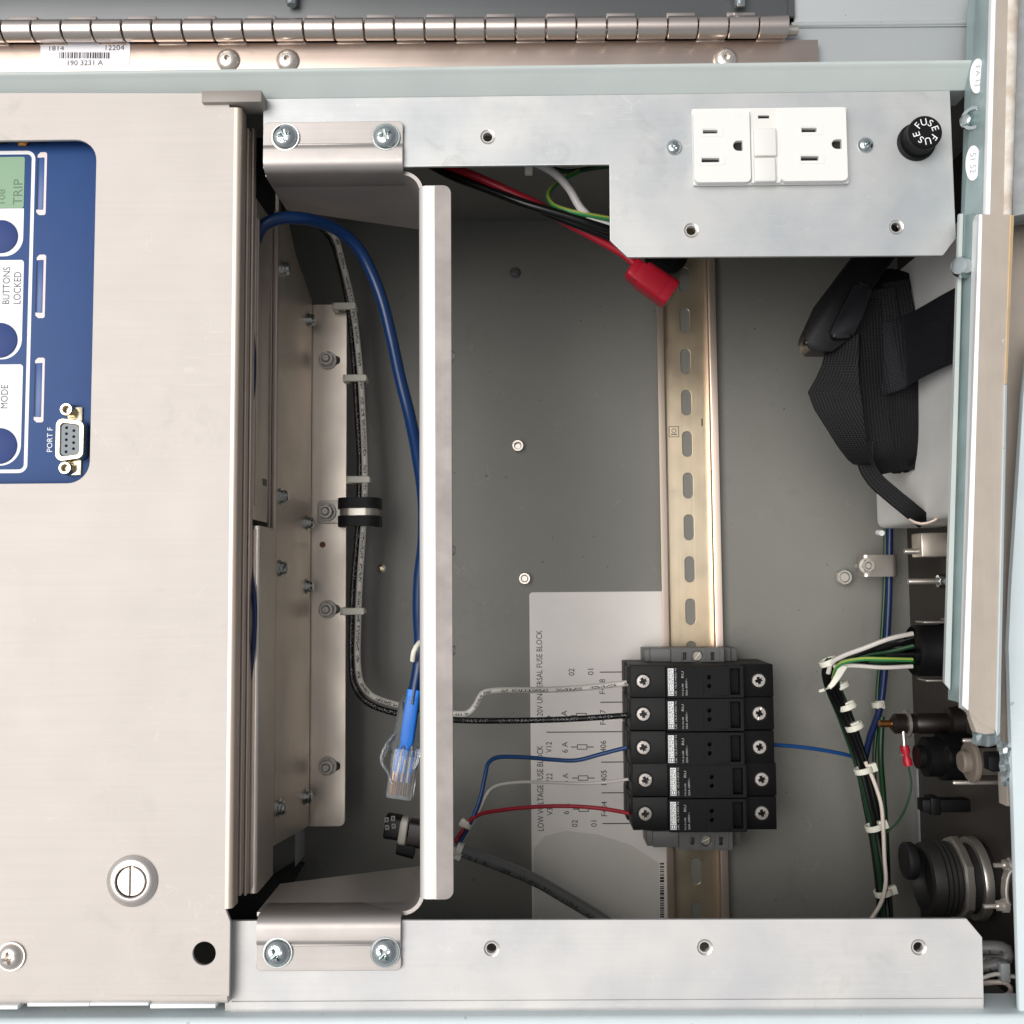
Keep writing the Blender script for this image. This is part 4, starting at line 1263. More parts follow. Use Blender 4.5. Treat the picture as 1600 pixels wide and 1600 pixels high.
wb = wire('black_power_wire', [(484, 346, -108), (500, 354, -112), (518, 374, -119), (530, 410, -126), (543, 470, -134), (552, 560, -134), (558, 650, -134), (562, 720, -133), (561, 780, -132), (558, 840, -133), (552.5, 900, -134), (549.5, 960, -134), (548.5, 1030, -134),
           (553, 1070, -134), (572, 1096, -135), (606, 1111, -137), (650, 1119, -140), (710, 1125, -142), (800, 1126, -142), (900, 1123, -141), (990, 1117, -140)], 1.65, M['wblack'], 'thick black wire running down the flange to the second fuse holder', n=12)
ww = wire('white_printed_wire', [(490, 344, -106), (506, 352, -110), (524, 372, -116), (535, 410, -122), (549, 468, -130), (561, 560, -130), (567, 650, -130), (570, 730, -130), (569, 800, -130), (566, 850, -130), (561.5, 920, -130), (559.5, 980, -130), (559, 1035, -130),
           (564, 1066, -131), (580, 1086, -133), (612, 1099, -136), (650, 1107, -139), (700, 1114, -142), (731, 1114, -142), (745, 1099, -142), (753, 1084, -142), (772, 1079, -142), (850, 1078, -142), (920, 1074, -141), (990, 1066, -140)], 1.7, M['wwhite'], 'white printed wire bending under the bar to the topmost fuse holder', n=12)
for i, (px, py, s_) in enumerate(((541, 480, 1), (558, 592, 1), (563, 750, 1), (554, 955, 1))):
    b = MB(); p = P3(px, py, -131)
    b.sheet([rect(p.x - 6.4 + i * .2, p.x + 5.2, p.y - 1.4, p.y + 1.4, .6, 3)], -130.4, -127.6, .5)
    b.box(p.x - 7.6, p.x - 4.4, p.y - 2.1, p.y + 2.1, -136, -128.6, .5)
    b.box(p.x + 4.2, p.x + 5.4, p.y - 1.4, p.y + 1.4, -138, -128.2, .4)
    part('cable_tie', b, M['tie'], ww)
# P clamp
pc = thing('cable_clamp', 'black rubber lined cable clamp holding the two mains wires to the flange', 'cable clamp', P3(560, 800, zfl))
b = MB(); x0, x1, y0, y1 = RC(497, 783, 533, 817, zfl + 1)
b.sheet([rect(x0, x1, y0, y1, 1.6)], zfl + .05, zfl + 1.6, .3)
part('strap_tab', b, M['steel'], pc)
xa, xb = X(531, 800, -128), X(588, 800, -128)
for py in (786, 814):
    y_ = Y(560, py, -128); b = MB()
    b.bent([(xa, -140), (xa, -125.5), (xb, -125.5), (xb, -140)], 3.2, y_ - 2.9, y_ + 2.9, axis='y', r=6, n=7)
    part('rubber_edge', b, M['rubber'], pc)
y_ = Y(560, 800, -128); b = MB()
b.bent([(xa - .2, -136.4), (xa + .5, -126), (xb - .5, -126), (xb - .5, -140)], 1.4, y_ - 2.6, y_ + 2.6, axis='y', r=5.5, n=7)
part('metal_band', b, M['steel'], pc)

wire('blue_wire', [(716, 1320, -128), (734, 1288, -130), (750, 1248, -132), (758, 1212, -134), (763, 1192, -136), (775, 1184, -139), (815, 1183, -142), (865, 1187, -144), (900, 1188, -144), (940, 1178, -142), (990, 1165, -140)], 1.15, M['wblue'], 'blue wire curving up from the grey cable to the middle fuse holder')
wire('thin_white_wire', [(712, 1325, -130), (733, 1296, -131), (750, 1263, -133), (762, 1238, -135), (775, 1228, -138), (815, 1222, -142), (870, 1223, -144), (925, 1224, -143), (990, 1216.5, -140)], .85, M['wthin'], 'thin white wire from the grey cable to the fourth fuse holder')
wire('red_wire', [(710, 1316, -126), (722, 1299, -127), (733, 1283, -129), (748, 1273, -132), (790, 1265, -139), (850, 1260, -142), (900, 1260, -142), (945, 1264, -141), (990, 1272, -140)], 1.1, M['wred'], 'red wire from the grey cable to the bottom fuse holder')
gc = wire('grey_cable', [(712, 1325, -128), (740, 1336, -130), (790, 1355, -134), (840, 1377, -138), (885, 1403, -140), (930, 1430, -140), (990, 1470, -136), (1060, 1520, -130)], 3.35, M['greycab'], 'thick grey sheathed cable running off under the bottom plate', 'cable', n=14)
tie(gc, (717, 1327, -128), (1, -.45, 0), 3.4, 3.0, .7)
tie(gc, (730, 1289, -129), (.5, .8, 0), 2.8, 2.2, -.6)
wire('blue_feed_wire', [(1205, 1163.5, -142), (1240, 1166, -144), (1285, 1172, -146), (1325, 1180, -148), (1352, 1190, -152)], 1.1, M['wblue'], 'blue wire leaving the right of the middle fuse holder')

# ================================================================== BLUE PATCH CABLE
ec = thing('blue_patch_cable', 'blue network cable hooped over the chassis, its clear plug hanging beside the bar', 'network cable', P3(610, 800, -80))
b = MB(); b.tube([P3(*q) for q in ((388, 420, -30), (396, 385, -28), (408, 356, -27), (435, 342, -28), (470, 341, -32), (505, 349, -40), (535, 364, -48), (560, 388, -54), (580, 425, -58), (597, 470, -60), (612, 530, -60), (625, 590, -58), (640, 650, -55), (653, 715, -48), (662, 780, -40), (662, 850, -34), (656, 905, -30), (655, 960, -26), (657, 1005, -22), (655, 1040, -20), (649, 1075, -20), (645, 1100, -20))], 2.9, 14)
part('jacket', b, M['eth'], ec)
def obl(c0, ax, rows, m=None):
    """rounded-rect loft along an axis in the picture plane: rows = (along, half width, z0, z1)"""
    p = P3(*c0); a = Vector(ax).normalized(); sd_ = Vector((-a.y, a.x, 0))
    out_ = []
    for al, hw, z0, z1 in rows:
        r_ = rnd([(-hw, z0), (hw, z0), (hw, z1), (-hw, z1)], min(hw, (z1 - z0) / 2) * .45, 4)
        out_.append([p + a * al + sd_ * u + Vector((0, 0, v)) for u, v in r_])
    return out_
pa = P3(646, 1088, -20); pb = P3(624, 1246, -20); axp = (pb - pa); Lp = axp.length; axp.normalize()
b = MB(); b.loft(obl((646, 1088, -20), axp, [(0, 4.2, -3.6, 3.6), (3, 5.6, -4, 4), (22, 6.8, -4.4, 4.4), (25, 6.6, -4.2, 4.2)])); part('strain_boot', b, M['boot'], ec)
b = MB(); b.loft(obl((646, 1088, -20), axp, [(-3, 2.9, -2.8, 2.8), (6, 3.0, -2.8, 2.8), (19, 3.0, -2.4, 2.4), (21, 2.4, -1.8, 1.8)])); part('cable_core', b, mat('bright_blue_jacket', c(30, 126, 228), 0, .4), ec)
b = MB(); b.loft(obl((646, 1088, -20), axp, [(22.5, 5.4, -3.9, 3.9), (25, 5.8, -4.1, 4.1), (Lp - 1, 5.8, -4.1, 4.1), (Lp, 5.4, -3.7, 3.7)])); part('clear_plug', b, M['clear'], ec)
b = MB()
sdv = Vector((-axp.y, axp.x, 0))
for k in range(4):
    o_ = (k - 1.5)
    b.tube([pa + axp * 14 + sdv * o_ * .9, pa + axp * 20 + sdv * (o_ * 1.5 + .5 * (-1) ** k) + Vector((0, 0, .8 * (-1) ** k)), pa + axp * 26 + sdv * (o_ * 1.7 - .5 * (-1) ** k), pa + axp * (Lp - 7) + sdv * o_ * 2.0 + Vector((0, 0, .6))], .85, 8)
part('inner_wire', b, bpy.data.materials['bright_blue_jacket'], ec)
b = MB()
for k in range(3):
    b.tube([pa + axp * 17 + sdv * (k - 1) * 1.6, pa + axp * 23 + sdv * ((k - 1) * 2.0 + .4), pa + axp * (Lp - 7) + sdv * (k - 1) * 2.3 + Vector((0, 0, 1.2))], .6, 8)
part('pale_inner_wire', b, M['wthin'], ec)
b = MB(); p0 = pa + axp * (Lp - 5); sd_ = Vector((-axp.y, axp.x, 0))
for k in range(8):
    q = p0 + sd_ * (k - 3.5) * 1.02
    b.tube([q + Vector((0, 0, 1)) - axp * 6, q + Vector((0, 0, 1.5)), q + axp * 3.5 + Vector((0, 0, 1.5))], .32, 6, smooth=False)
part('contact_blade', b, M['brass'], ec)
b = MB(); q = pa + axp * 15 - sd_ * 7; 
b.ribbon([P3(617, 1150, -18), P3(606, 1163, -16), P3(597, 1183, -15), P3(598, 1194, -15), P3(606, 1206, -16), P3(612, 1222, -17)], lambda u: 6.5 - 3.5 * u, 1.3, wdir=(0, .35, 1)); part('latch_lever', b, M['clear'], ec)
b = MB(); b.ribbon([P3(653, 1170, -14), P3(650, 1190, -13), P3(645, 1200, -13)], 4, 1.0, wdir=(.6, .3, 1)); part('latch_guard', b, M['clear'], ec)
b = MB(); b.tube([P3(*q) for q in ((666, 1000, -18), (655, 1005, -14), (647, 1018, -13), (645, 1032, -15))], 1.2, 10); part('cable_tie', b, M['tie'], ec)

# ================================================================== LOOSE POWER PLUG
mp = thing('loose_wire_connector', 'small black four-way plug in a whitish shell, poking out beside the bar', 'connector', P3(635, 1300, -100))
b = MB(); ax_ = (P3(665, 1306, -95) - P3(612, 1298, -95)).normalized()
b.loft(obl((602, 1290, -95), ax_, [(0, 5.4, -5, 3.6), (.8, 5.9, -5.6, 4.2), (9, 5.9, -5.6, 4.2)])); part('black_body', b, M['blackp'], mp)
b = MB(); b.loft(obl((625, 1296, -95), ax_, [(0, 6.4, -6, 4.2), (.8, 6.9, -6.4, 4.7), (3.4, 6.9, -6.4, 4.7), (3.9, 6.5, -6, 4.2)])); part('shell_collar', b, mat('translucent_shell', c(150, 146, 138), 0, .4), mp)
b = MB(); b.loft(obl((639, 1301, -95), ax_, [(0, 6.6, -6, 4), (20, 6.6, -6, 4)])); part('sleeve', b, M['phenol'], mp)
b = MB(); b.loft(obl((621, 1318, -95), ax_, [(0, 5, -6, 3.5), (9, 6, -6, 3.5)])); part('lower_latch', b, M['blackp2'], mp)
b = MB()
for u, v in ((604, 1281), (614, 1279), (605, 1293), (615, 1291)):
    a = RC(u - 3, v - 3.6, u + 3, v + 3.6, -90.2)
    b.sheet([rect(*a, .4, 3), rect(a[0] + .5, a[1] - .5, a[2] + .5, a[3] - .5)[::-1]], -91.4, -90.2, .1)
part('pin_socket', b, M['greyp'], mp)

# ================================================================== WIRES UNDER THE TOP PLATE
def bundle(name, label, strands, cat='wire'):
    allb = [q for st_ in strands for q in st_[0]]
    pts = [P3(*q) for q in allb]
    o = thing(name, label, cat, (sum(p.x for p in pts) / len(pts), sum(p.y for p in pts) / len(pts), min(p.z for p in pts)))
    for st_ in strands:
        pp, r, m, nm = st_[:4]
        b = MB(); b.tube([P3(*q) for q in pp], r, 10); part(nm, b, m, o)
    return o
red = bundle('red_battery_lead', 'twisted red and black battery lead ending in a red plug above the rail', [
    ([(640, 225, -50), (690, 254, -46), (745, 276, -42), (800, 301, -41), (845, 322, -44), (880, 345, -50), (930, 372, -53), (975, 398, -55), (1000, 420, -56)], 2.0, M['wred'], 'red_strand'),
    ([(650, 245, -52), (705, 274, -47), (760, 295, -43), (820, 318, -38), (880, 336, -38), (930, 352, -40), (980, 368, -46)], 2.1, M['wblackp'], 'black_strand'),
    ([(655, 230, -54), (700, 262, -49), (760, 288, -46), (830, 322, -46), (900, 350, -46), (960, 372, -50)], 2.0, M['wblackp'], 'black_strand')], 'battery lead')
b = MB(); ax_ = (P3(1040, 458, -60) - P3(985, 420, -60)).normalized()
b.loft(obl((985, 418, -58), ax_, [(0, 4.2, -5, 4), (1, 5.2, -6, 5), (7, 5.4, -6, 5), (8, 4.4, -5, 4.4)])); 
b.loft(obl((1000, 428, -58), ax_, [(0, 5.2, -5, 5), (1, 6.4, -6, 6.4), (17, 6.8, -6, 6.4), (18.5, 6.2, -5, 5.6)]))
part('plug_housing', b, M['redp'], red)
b = MB(); b.loft(obl((990, 424, -58), ax_, [(2, 4.6, 4.6, 6.2), (16, 4.8, 6.2, 7.0), (17, 4.6, 5.8, 6.6)])); part('plug_ridge', b, M['redp'], red)
wc = wire('white_sheathed_cable', [(800, 240, -40), (840, 256, -38), (868, 272, -36), (890, 296, -36), (905, 322, -37), (925, 342, -40), (960, 354, -44), (1000, 362, -50)], 1.9, M['whitecab'], 'short white cable looping under the top plate corner', 'cable')
b = MB(); p = P3(826, 263, -34); b.box(p.x - 1.8, p.x + 1.8, p.y - 2.5, p.y + 2.5, -37, -32, .5); part('cable_tie', b, M['tie'], wc)
wire('green_yellow_wire', [(905, 268, -60), (880, 280, -56), (862, 294, -50), (856, 306, -46), (864, 320, -42), (890, 330, -38), (925, 337, -38), (970, 345, -42)], 1.25, M['wgreen'], 'green and yellow earth wire looped under the top plate')
wire('dark_tail_wire', [(850, 262, -70), (890, 268, -66), (930, 262, -60), (980, 256, -55)], 1.3, M['wdgreen'], 'dark green tail wire high under the top plate')
wire('dim_red_wire', [(360, 178, -60), (392, 186, -60), (430, 200, -62)], 3.0, M['wred'], 'dim red wire in the gap left of the upper bracket foot')

# ================================================================== BATTERY SHELF AND STRAPS
sh = thing('battery_shelf', 'pale folded metal shelf side at the right behind the black straps', 'shelf', P3(1440, 620, -140))
xsf = X(1500, 600, -30)
ytop, ybot = Y(1470, 388, -60), Y(1440, 812, -80)
b = MB(); b.bent([(xsf, ytop), (xsf, ybot), (xsf + 42, ybot)], 2.0, -140, -24, axis='z', r=3.4, n=5)
part('folded_sheet', b, M['shelf'], sh)
b = MB(); b.box(xsf - .4, xsf + 30, Y(1375, 800, -138) - 2, Y(1372, 765, -138), -141.5, -138.5, .4); part('rear_ear', b, M['shelf'], sh)
b = MB(); b.tube([P3(1372, 832, -137), P3(1378, 833, -132)], 1.6, 10, smooth=False); part('rear_pin', b, M['edgewhite'], sh)
b = MB(); p = P3(1437, 808, -70)
b.tube([p + Vector((-5.5, 3.0, -4)), p + Vector((-4.5, -1.2, -1)), p + Vector((0, -3.4, 1.5)), p + Vector((5, -2.2, 4)), p + Vector((9, 1.0, 6))], .8, 8); part('slot_lip', b, M['edge'], sh)
b = MB(); b.box(*RC(1442, 832, 1500, 870, -110), -126, -112, .8); part('support_block', b, M['chassis'], sh)

bs = thing('battery_strap', 'black webbing strap with a big buckle looped over the battery shelf', 'strap', P3(1350, 600, -110))
# right band coming round the shelf front
b = MB(); b.ribbon([P3(1350, 574, -84), P3(1378, 563, -74), P3(1412, 549, -66), P3(1438, 536, -53), P3(1464, 522, -38), P3(1484, 512, -27), P3(1506, 501, -16)], lambda u: 36 - 1.5 * u, 1.6, wdir=(.10, .97, .05)); part('wide_band', b, M['strap2'], bs)
b = MB(); b.ribbon([P3(1474, 517, -32), P3(1486, 511, -25.6)], 33.0, 2.4, wdir=(.16, .97, .05)); part('stitched_end', b, M['strap2'], bs)
# wad of strap in the middle, folded over itself
b = MB()
rows = []; rr = random.Random(8)
for px, py, w_, d in ((1388, 424, 10, 8), (1390, 436, 24, 14), (1391, 455, 29, 17), (1392, 480, 31, 18), (1393, 510, 32, 19), (1393, 545, 32, 19), (1394, 580, 33, 20), (1396, 615, 31, 20), (1397, 650, 29, 19), (1399, 685, 27, 18), (1401, 712, 25, 16), (1402, 728, 20, 12), (1403, 738, 8, 5)):
    p = P3(px + rr.uniform(-3, 3), py, -88); hw = w_ / 2
    ph = rr.uniform(0, 6)
    rows.append([p + Vector((hw * math.copysign(abs(math.cos(a)) ** .7, math.cos(a)), rr.uniform(-.5, .5), (d / 2 + .9 * math.sin(5 * a + ph)) * math.copysign(abs(math.sin(a)) ** .7, math.sin(a)))) for a in [2 * math.pi * k / 28 for k in range(28)]])
b.loft(rows); part('strap_wad', b, mat('black_fabric', c(10, 10, 11), 0, .85, bump=.25, bscale=500, spec=.2), bs, smooth=60)
for pts_, w_ in (([P3(1352, 470, -76), P3(1356, 540, -72), P3(1362, 620, -73), P3(1372, 700, -76), P3(1384, 738, -84)], 15),
                 ([P3(1398, 440, -78), P3(1410, 500, -76), P3(1416, 600, -76), P3(1418, 690, -78), P3(1412, 734, -84)], 13),
                 ([P3(1376, 452, -76), P3(1384, 520, -74.5), P3(1388, 600, -75), P3(1394, 700, -77), P3(1396, 736, -84)], 14)):
    b = MB(); b.ribbon(pts_, w_, 1.8, wdir=lambda u, q=w_: (.97, .08, .18 * math.sin(u * 5 + q))); part('strap_fold', b, M['strap'], bs)
# fold on the left: two slabs of strap meeting at a point
fab = M['strap']
b = MB(); 
def slab(px_l, px_r, z_l, z_r, th=2.2):
    """strap surface between two pixel edges with their own depths"""
    r_ = []
    for (a0, b0), (a1, b1) in zip(px_l, px_r):
        A = P3(a0, b0, z_l); B = P3(a1, b1, z_r)
        r_.append((A, B))
    bb = MB(); t = bb.bm; rows = []
    L = 0
    for i, (A, B) in enumerate(r_):
        d = (B - A).normalized(); nn = Vector((0, 0, 1)) - d * d.z; nn.normalize()
        if i: L += (r_[i][0] - r_[i - 1][0]).length
        W = (B - A).length
        rows.append(([t.verts.new(A), t.verts.new(B), t.verts.new(B - nn * th), t.verts.new(A - nn * th)], L, W))
    for (a, la, wa), (b_, lb, wb_) in zip(rows, rows[1:]):
        for k, (u0, u1) in enumerate((((0, wa), (0, wb_)), ((wa, wa), (wb_, wb_)), ((wa, 0), (wb_, 0)), ((0, 0), (0, 0)))):
            k2 = (k + 1) % 4
            f = t.faces.new((a[k], a[k2], b_[k2], b_[k]))
            for lp, (uu, vv) in zip(f.loops, ((la, u0[0]), (la, u0[1]), (lb, u1[1]), (lb, u1[0]))): lp[bb.uv].uv = (uu / 10, vv / 10)
    t.faces.new(rows[0][0][::-1]); t.faces.new(rows[-1][0])
    return bb
part('upper_fold', slab([(1292, 525), (1290, 545), (1284, 570), (1274, 592), (1262, 613)], [(1342, 522), (1342, 545), (1341, 570), (1342, 600), (1345, 618)], -74, -64), fab, bs)
part('lower_fold', slab([(1262, 613), (1272, 640), (1290, 668), (1308, 697), (1324, 718), (1332, 725)], [(1345, 618), (1348, 640), (1351, 668), (1354, 697), (1358, 718), (1360, 724)], -73.8, -63), fab, bs)
b = MB(); b.ribbon([P3(1352, 690, -72), P3(1353, 724, -72), P3(1366, 748, -72), P3(1392, 772, -71), P3(1420, 795, -70), P3(1438, 810, -73), P3(1444, 815, -80)], lambda u: 8.2 - 1.4 * max(0, u - .7), 1.5, wdir=(.75, .62, .1)); part('strap_tail', b, fab, bs)
# buckle
b = MB(); b.prism(rnd(pxp([(1338, 395), (1412, 392), (1385, 420), (1352, 468), (1326, 530), (1300, 549), (1268, 549), (1256, 536), (1259, 520), (1282, 470)], -66), 3.0, 5), -78, -66, 2.2)
part('buckle_frame', b, mat('buckle_black', c(15, 15, 17), 0, .4, spec=.3, bump=.06, bscale=500), bs)
b = MB(); b.prism(rnd(pxp([(1336, 440), (1364, 448), (1345, 500), (1330, 528), (1300, 530), (1297, 518)], -63), 2.4, 5), -70, -62, 1.6)
part('buckle_tongue', b, mat('buckle_sheen', c(20, 20, 24), 0, .3), bs)

# ================================================================== RIGHT POSTS
def pxrow(lst): return [P3(*q) for q in lst]
up = thing('upper_door_channel', 'pale galvanised channel at top right with oval stickers on its side', 'metal channel', P3(1550, 150, 0))
A = [(1524, -40, 2), (1526, -40, 10), (1543, -40, 19), (1546, -40, 21.5)]
B = [(1506, 338, 2), (1508, 338, 10), (1531, 338, 19), (1535, 338, 21.5)]
def strip_loft(nm, Aq, Bq, back, m, par, lab_=None, n=2):
    ra = [P3(*q) for q in Aq]; rb = [P3(*q) for q in Bq]
    fa = ra + [Vector((q.x, q.y, back)) for q in (ra[-1], ra[0])]; fb = rb + [Vector((q.x, q.y, back)) for q in (rb[-1], rb[0])]
    rows = [[a.lerp(b_, k / n) for a, b_ in zip(fa, fb)] for k in range(n + 1)]
    return part(nm, MB().loft(rows), m, par, label=lab_, smooth=50)
strip_loft('side_web', A, B, 0.5, M['cyan'], up)
strip_loft('white_corner', [(1546.3, -40, 21.5), (1548, -40, 24), (1551, -40, 25.2), (1557, -40, 25.6)], [(1535.3, 338, 21.5), (1537, 338, 24), (1540, 338, 25.2), (1547, 338, 25.6)], 20.6, M['edgewhite'], up)
strip_loft('front_web', [(1557.3, -40, 25.5), (1570, -40, 25.5), (1591, -40, 25.5)], [(1547.3, 338, 25.5), (1562, 338, 25.5), (1579, 338, 25.5)], 20.5, M['tan'], up)
strip_loft('flaking_edge', [(1576, -40, 25.7), (1584, -40, 26.4), (1593, -40, 25.6), (1594, -40, 22)], [(1568, 338, 25.7), (1575, 338, 26.2), (1580, 338, 25.6), (1581, 338, 22)], 8, mat('flaking_paint', c(196, 182, 166), .1, .7, var=1, vscale=140, var_col=c(226, 222, 214), bump=.6, bscale=260), up)
b = MB(); b.prism(pxp([(1588, -40), (1680, -40), (1680, 320), (1582, 338)], 16), 0, 16, .5); part('pitted_plate', b, M['rough'], up)
faded = mat('faded_ink', c(150, 154, 156), 0, .6)
def oval(px, py, txt):
    z_ = 15.2
    p = P3(px, py, z_); n_ = Vector((-.62, 0, .78)).normalized()
    m = Matrix.Translation(p) @ Matrix((Vector((.78, -.03, .62)), Vector((.04, 1, 0)), n_)).transposed().to_4x4()
    b = MB(); b.sheet([circ(0, 0, 2.9, 28, 7.4)], 0, .25, .05, m)
    o = part('oval_sticker', b, M['sticker'], up)
    t = text_mesh(txt); bb = bmesh.new(); bb.from_mesh(t); bpy.data.meshes.remove(t)
    xs = [v.co.x for v in bb.verts]; yy = [v.co.y for v in bb.verts]
    for v in bb.verts:
        u = (v.co.x - min(xs)) / (max(xs) - min(xs)) - .5; q = (v.co.y - min(yy)) / (max(yy) - min(yy)) - .5
        v.co = (q * 2.2, -u * 8.6, .3 if v.co.z > 0 else .24) 
    part('sticker_lettering', MB().add(bb, m), faded, o)
oval(1527, 119, 'EA LJ'); oval(1520.5, 255, '51 52')
b = MB(); p = P3(1516, 187, 12); b.lathe([(0, 0), (3.2, 0), (3.2, 1.2), (2.2, 3.4), (0, 4)], (p.x, p.y, p.z - 2), (-.7, 0, .7), 20)
b.ring(p + Vector((1, 0, 1)), (-.62, 0, .78), 3.4, 5.0, 1.0); part('round_rivet', b, M['zinc'], up)

lo = thing('lower_door_channel', 'long pale channel at right with a tan face and a ragged lower end', 'metal channel', P3(1530, 700, 0))
strip_loft('thin_edge', [(1498.5, 334, 12), (1499.5, 334, 13), (1505, 334, 13), (1506.5, 334, 11)], [(1475, 1066, 12), (1476, 1068, 13), (1484.5, 1078, 13), (1486, 1080, 11)], 10.6, M['green'], lo)
strip_loft('groove', [(1506, 336, 10), (1526, 336, 20)], [(1485, 1080, 10), (1500, 1098, 20)], 8.5, M['cyan'], lo)
strip_loft('white_corner', [(1526, 335, 20), (1528, 335, 26), (1530, 335, 27.6), (1535, 335, 28)], [(1499.5, 1098, 20), (1501, 1099, 26), (1503.5, 1102, 27.6), (1513, 1110, 28)], 19.2, M['edgewhite'], lo)
strip_loft('front_web', [(1535.2, 335, 27.9), (1556, 335, 27.9), (1577, 335, 27.9)], [(1513.2, 1110, 27.9), (1532, 1130, 27.9), (1555, 1140, 27.9)], 20, M['tan'], lo)
b = MB(); b.prism(pxp([(1513.2, 1110), (1555, 1139), (1555, 1146), (1540, 1148), (1524, 1144), (1519, 1122)], 27.8), 24, 27.7, .4); part('web_end', b, M['tan'], lo)
strip_loft('ochre_edge', [(1577.2, 336, 27.8), (1580, 336, 28.2), (1584.5, 336, 27.6)], [(1568.5, 600, 27.8), (1570.5, 600, 28.2), (1573.5, 600, 27.6)], 20, M['orange'], lo)
strip_loft('pale_edge', [(1568.5, 601, 27.8), (1570.5, 601, 28.6), (1573.5, 601, 27.6)], [(1555, 1140, 27.8), (1558, 1150, 28.6), (1562.5, 1145, 27.6)], 20, M['pale'], lo)
# ragged foil-like end
b = MB(); rr = random.Random(11); t = bmesh.new()
gr = []
for i in range(7):
    row = []
    for j in range(5):
        px = 1519 + (1562 - 1519) * i / 6; py = 1120 + 8 * abs(i - 3) * 0 + 40 * j / 4 + (10 * math.sin(i / 6 * math.pi) if j == 4 else 0) + 14 * (i / 6 if j < 2 else 0)
        row.append(t.verts.new(P3(px + rr.uniform(-1.5, 1.5), min(py, 1166) + rr.uniform(-1.5, 1.5), 24 + rr.uniform(-3, 3) - 2 * j)))
    gr.append(row)
for i in range(6):
    for j in range(4): t.faces.new((gr[i][j], gr[i + 1][j], gr[i + 1][j + 1], gr[i][j + 1]))
r_ = bmesh.ops.solidify(t, geom=t.faces[:], thickness=.8)
b.add(t); part('crumpled_end', b, mat('crumpled_foil', c(216, 226, 228), .6, .22, var=.3, vscale=200), lo, smooth=20)
b = MB(); p = P3(1509, 416, 18); b.lathe([(0, -2), (4.2, -2), (4.2, 2.6), (3.4, 4.4), (0, 5)], (p.x, p.y, p.z - 2), (-.75, 0, .66), 22); part('round_rivet', b, M['zinc'], lo)

fl_ = thing('outer_side_flange', 'pale blue painted flange along the far right edge', 'flange', P3(1590, 1000, 0))
b = MB(); b.prism(pxp([(1608, 520), (1599, 620), (1589, 780), (1580, 920), (1576, 1010), (1579, 1120), (1585, 1300), (1593, 1590), (1760, 1590), (1760, 520)], 4), 1, 4, .8); part('flange_face', b, M['pale'], fl_)
b = MB(); b.prism(pxp([(1572, 340), (1570, 1160), (1574, 1260), (1760, 1260), (1760, 340)], -16), -24, -16, .5); part('rear_return', b, M['tan'], fl_)
b = MB(); rr = random.Random(4); t = bmesh.new(); gr = []
for i in range(9):
    row = []
    for j in range(4):
        px = 1558 + j * 7 + (8 * (i / 8)) ; py = 1160 + 70 * i / 8
        row.append(t.verts.new(P3(min(px, 1582) + rr.uniform(-1.6, 1.6), py + rr.uniform(-2, 2), 2 + rr.uniform(-3, 3))))
    gr.append(row)
for i in range(8):
    for j in range(3): t.faces.new((gr[i][j], gr[i + 1][j], gr[i + 1][j + 1], gr[i][j + 1]))
bmesh.ops.solidify(t, geom=t.faces[:], thickness=.7); b.add(t); part('torn_seal', b, bpy.data.materials['crumpled_foil'], fl_, smooth=20)

# ================================================================== CONNECTORS ON THE RIGHT WALL
NX = (-1, 0, 0)
def on_wall(py, z, px=None):
    """point on the connector wall (x = xR) seen at row py at depth z"""
    return Vector((xR, Y(px or 1500, py, z), z))
bc = thing('round_harness_connector', 'big round black connector on the right wall feeding the wire harness', 'connector', on_wall(1016, -108))
q = on_wall(1016, -108); Lc = xR - X(1424, 1016, -108)
b = MB(); b.lathe([(0, Lc - 3), (11, Lc - 3), (12.2, Lc - .5), (13.0, Lc - 1.2), (13.2, Lc - 3), (13.2, Lc - 15), (13.8, Lc - 16), (13.8, 0)], q, NX, 40); part('body', b, M['blackp'], bc)
for sy in (1, -1):
    b = MB(); b.box(xR - Lc + 4, xR - .1, q.y + sy * 14.8 - .5, q.y + sy * 14.8 + .5, -112, -100, .3); b.box(xR - Lc + 18, xR - .1, q.y + sy * 16 - .5, q.y + sy * 16 + .5, -114, -98, .3)
    part('clip_plate', b, M['steel'], bc)
# harness
cpath = [(1300, 1036, -112), (1296, 1052, -116), (1303, 1078, -120), (1316, 1108, -124), (1328, 1140, -126), (1342, 1180, -128), (1352, 1215, -128), (1361, 1260, -128), (1369, 1300, -128), (1376, 1350, -126), (1381, 1400, -124), (1384, 1460, -120)]
hn = thing('wire_harness', 'tied bundle of black and green wires hanging from the round connector', 'wire harness', P3(1340, 1200, -128))
rr = random.Random(2)
for i in range(9):
    a = i / 8 * 2 * math.pi if i else 0
    rad = 2.55 if i else 0
    u = (i - 4) / 4
    st0 = [P3(1428, 1016 + u * 27, -108 + rr.uniform(-6, 6)), P3(1390, 1020 + u * 17 + rr.uniform(-3, 3), -106 + rr.uniform(-5, 5)), P3(1345, 1028 + u * 9, -107 + rr.uniform(-3, 3)), P3(1315, 1035 + u * 3, -110 + rr.uniform(-2, 2))]
    body = []
    cp = catmull([P3(*k) for k in cpath], 12)
    for j, p in enumerate(cp):
        tg = (cp[min(j + 1, len(cp) - 1)] - cp[max(j - 1, 0)]).normalized(); s1 = tg.cross(Vector((0, 0, 1))).normalized(); s2 = s1.cross(tg)
        an = a + j * .09
        body.append(p + s1 * rad * math.cos(an) * 1.15 + s2 * rad * math.sin(an))
    m = {3: M['wdgreen'], 7: M['wdgreen']}.get(i, M['wblackp'])
    b = MB(); b.tube(st0 + body, 1.3, 8, step=3); part('strand', b, m, hn)
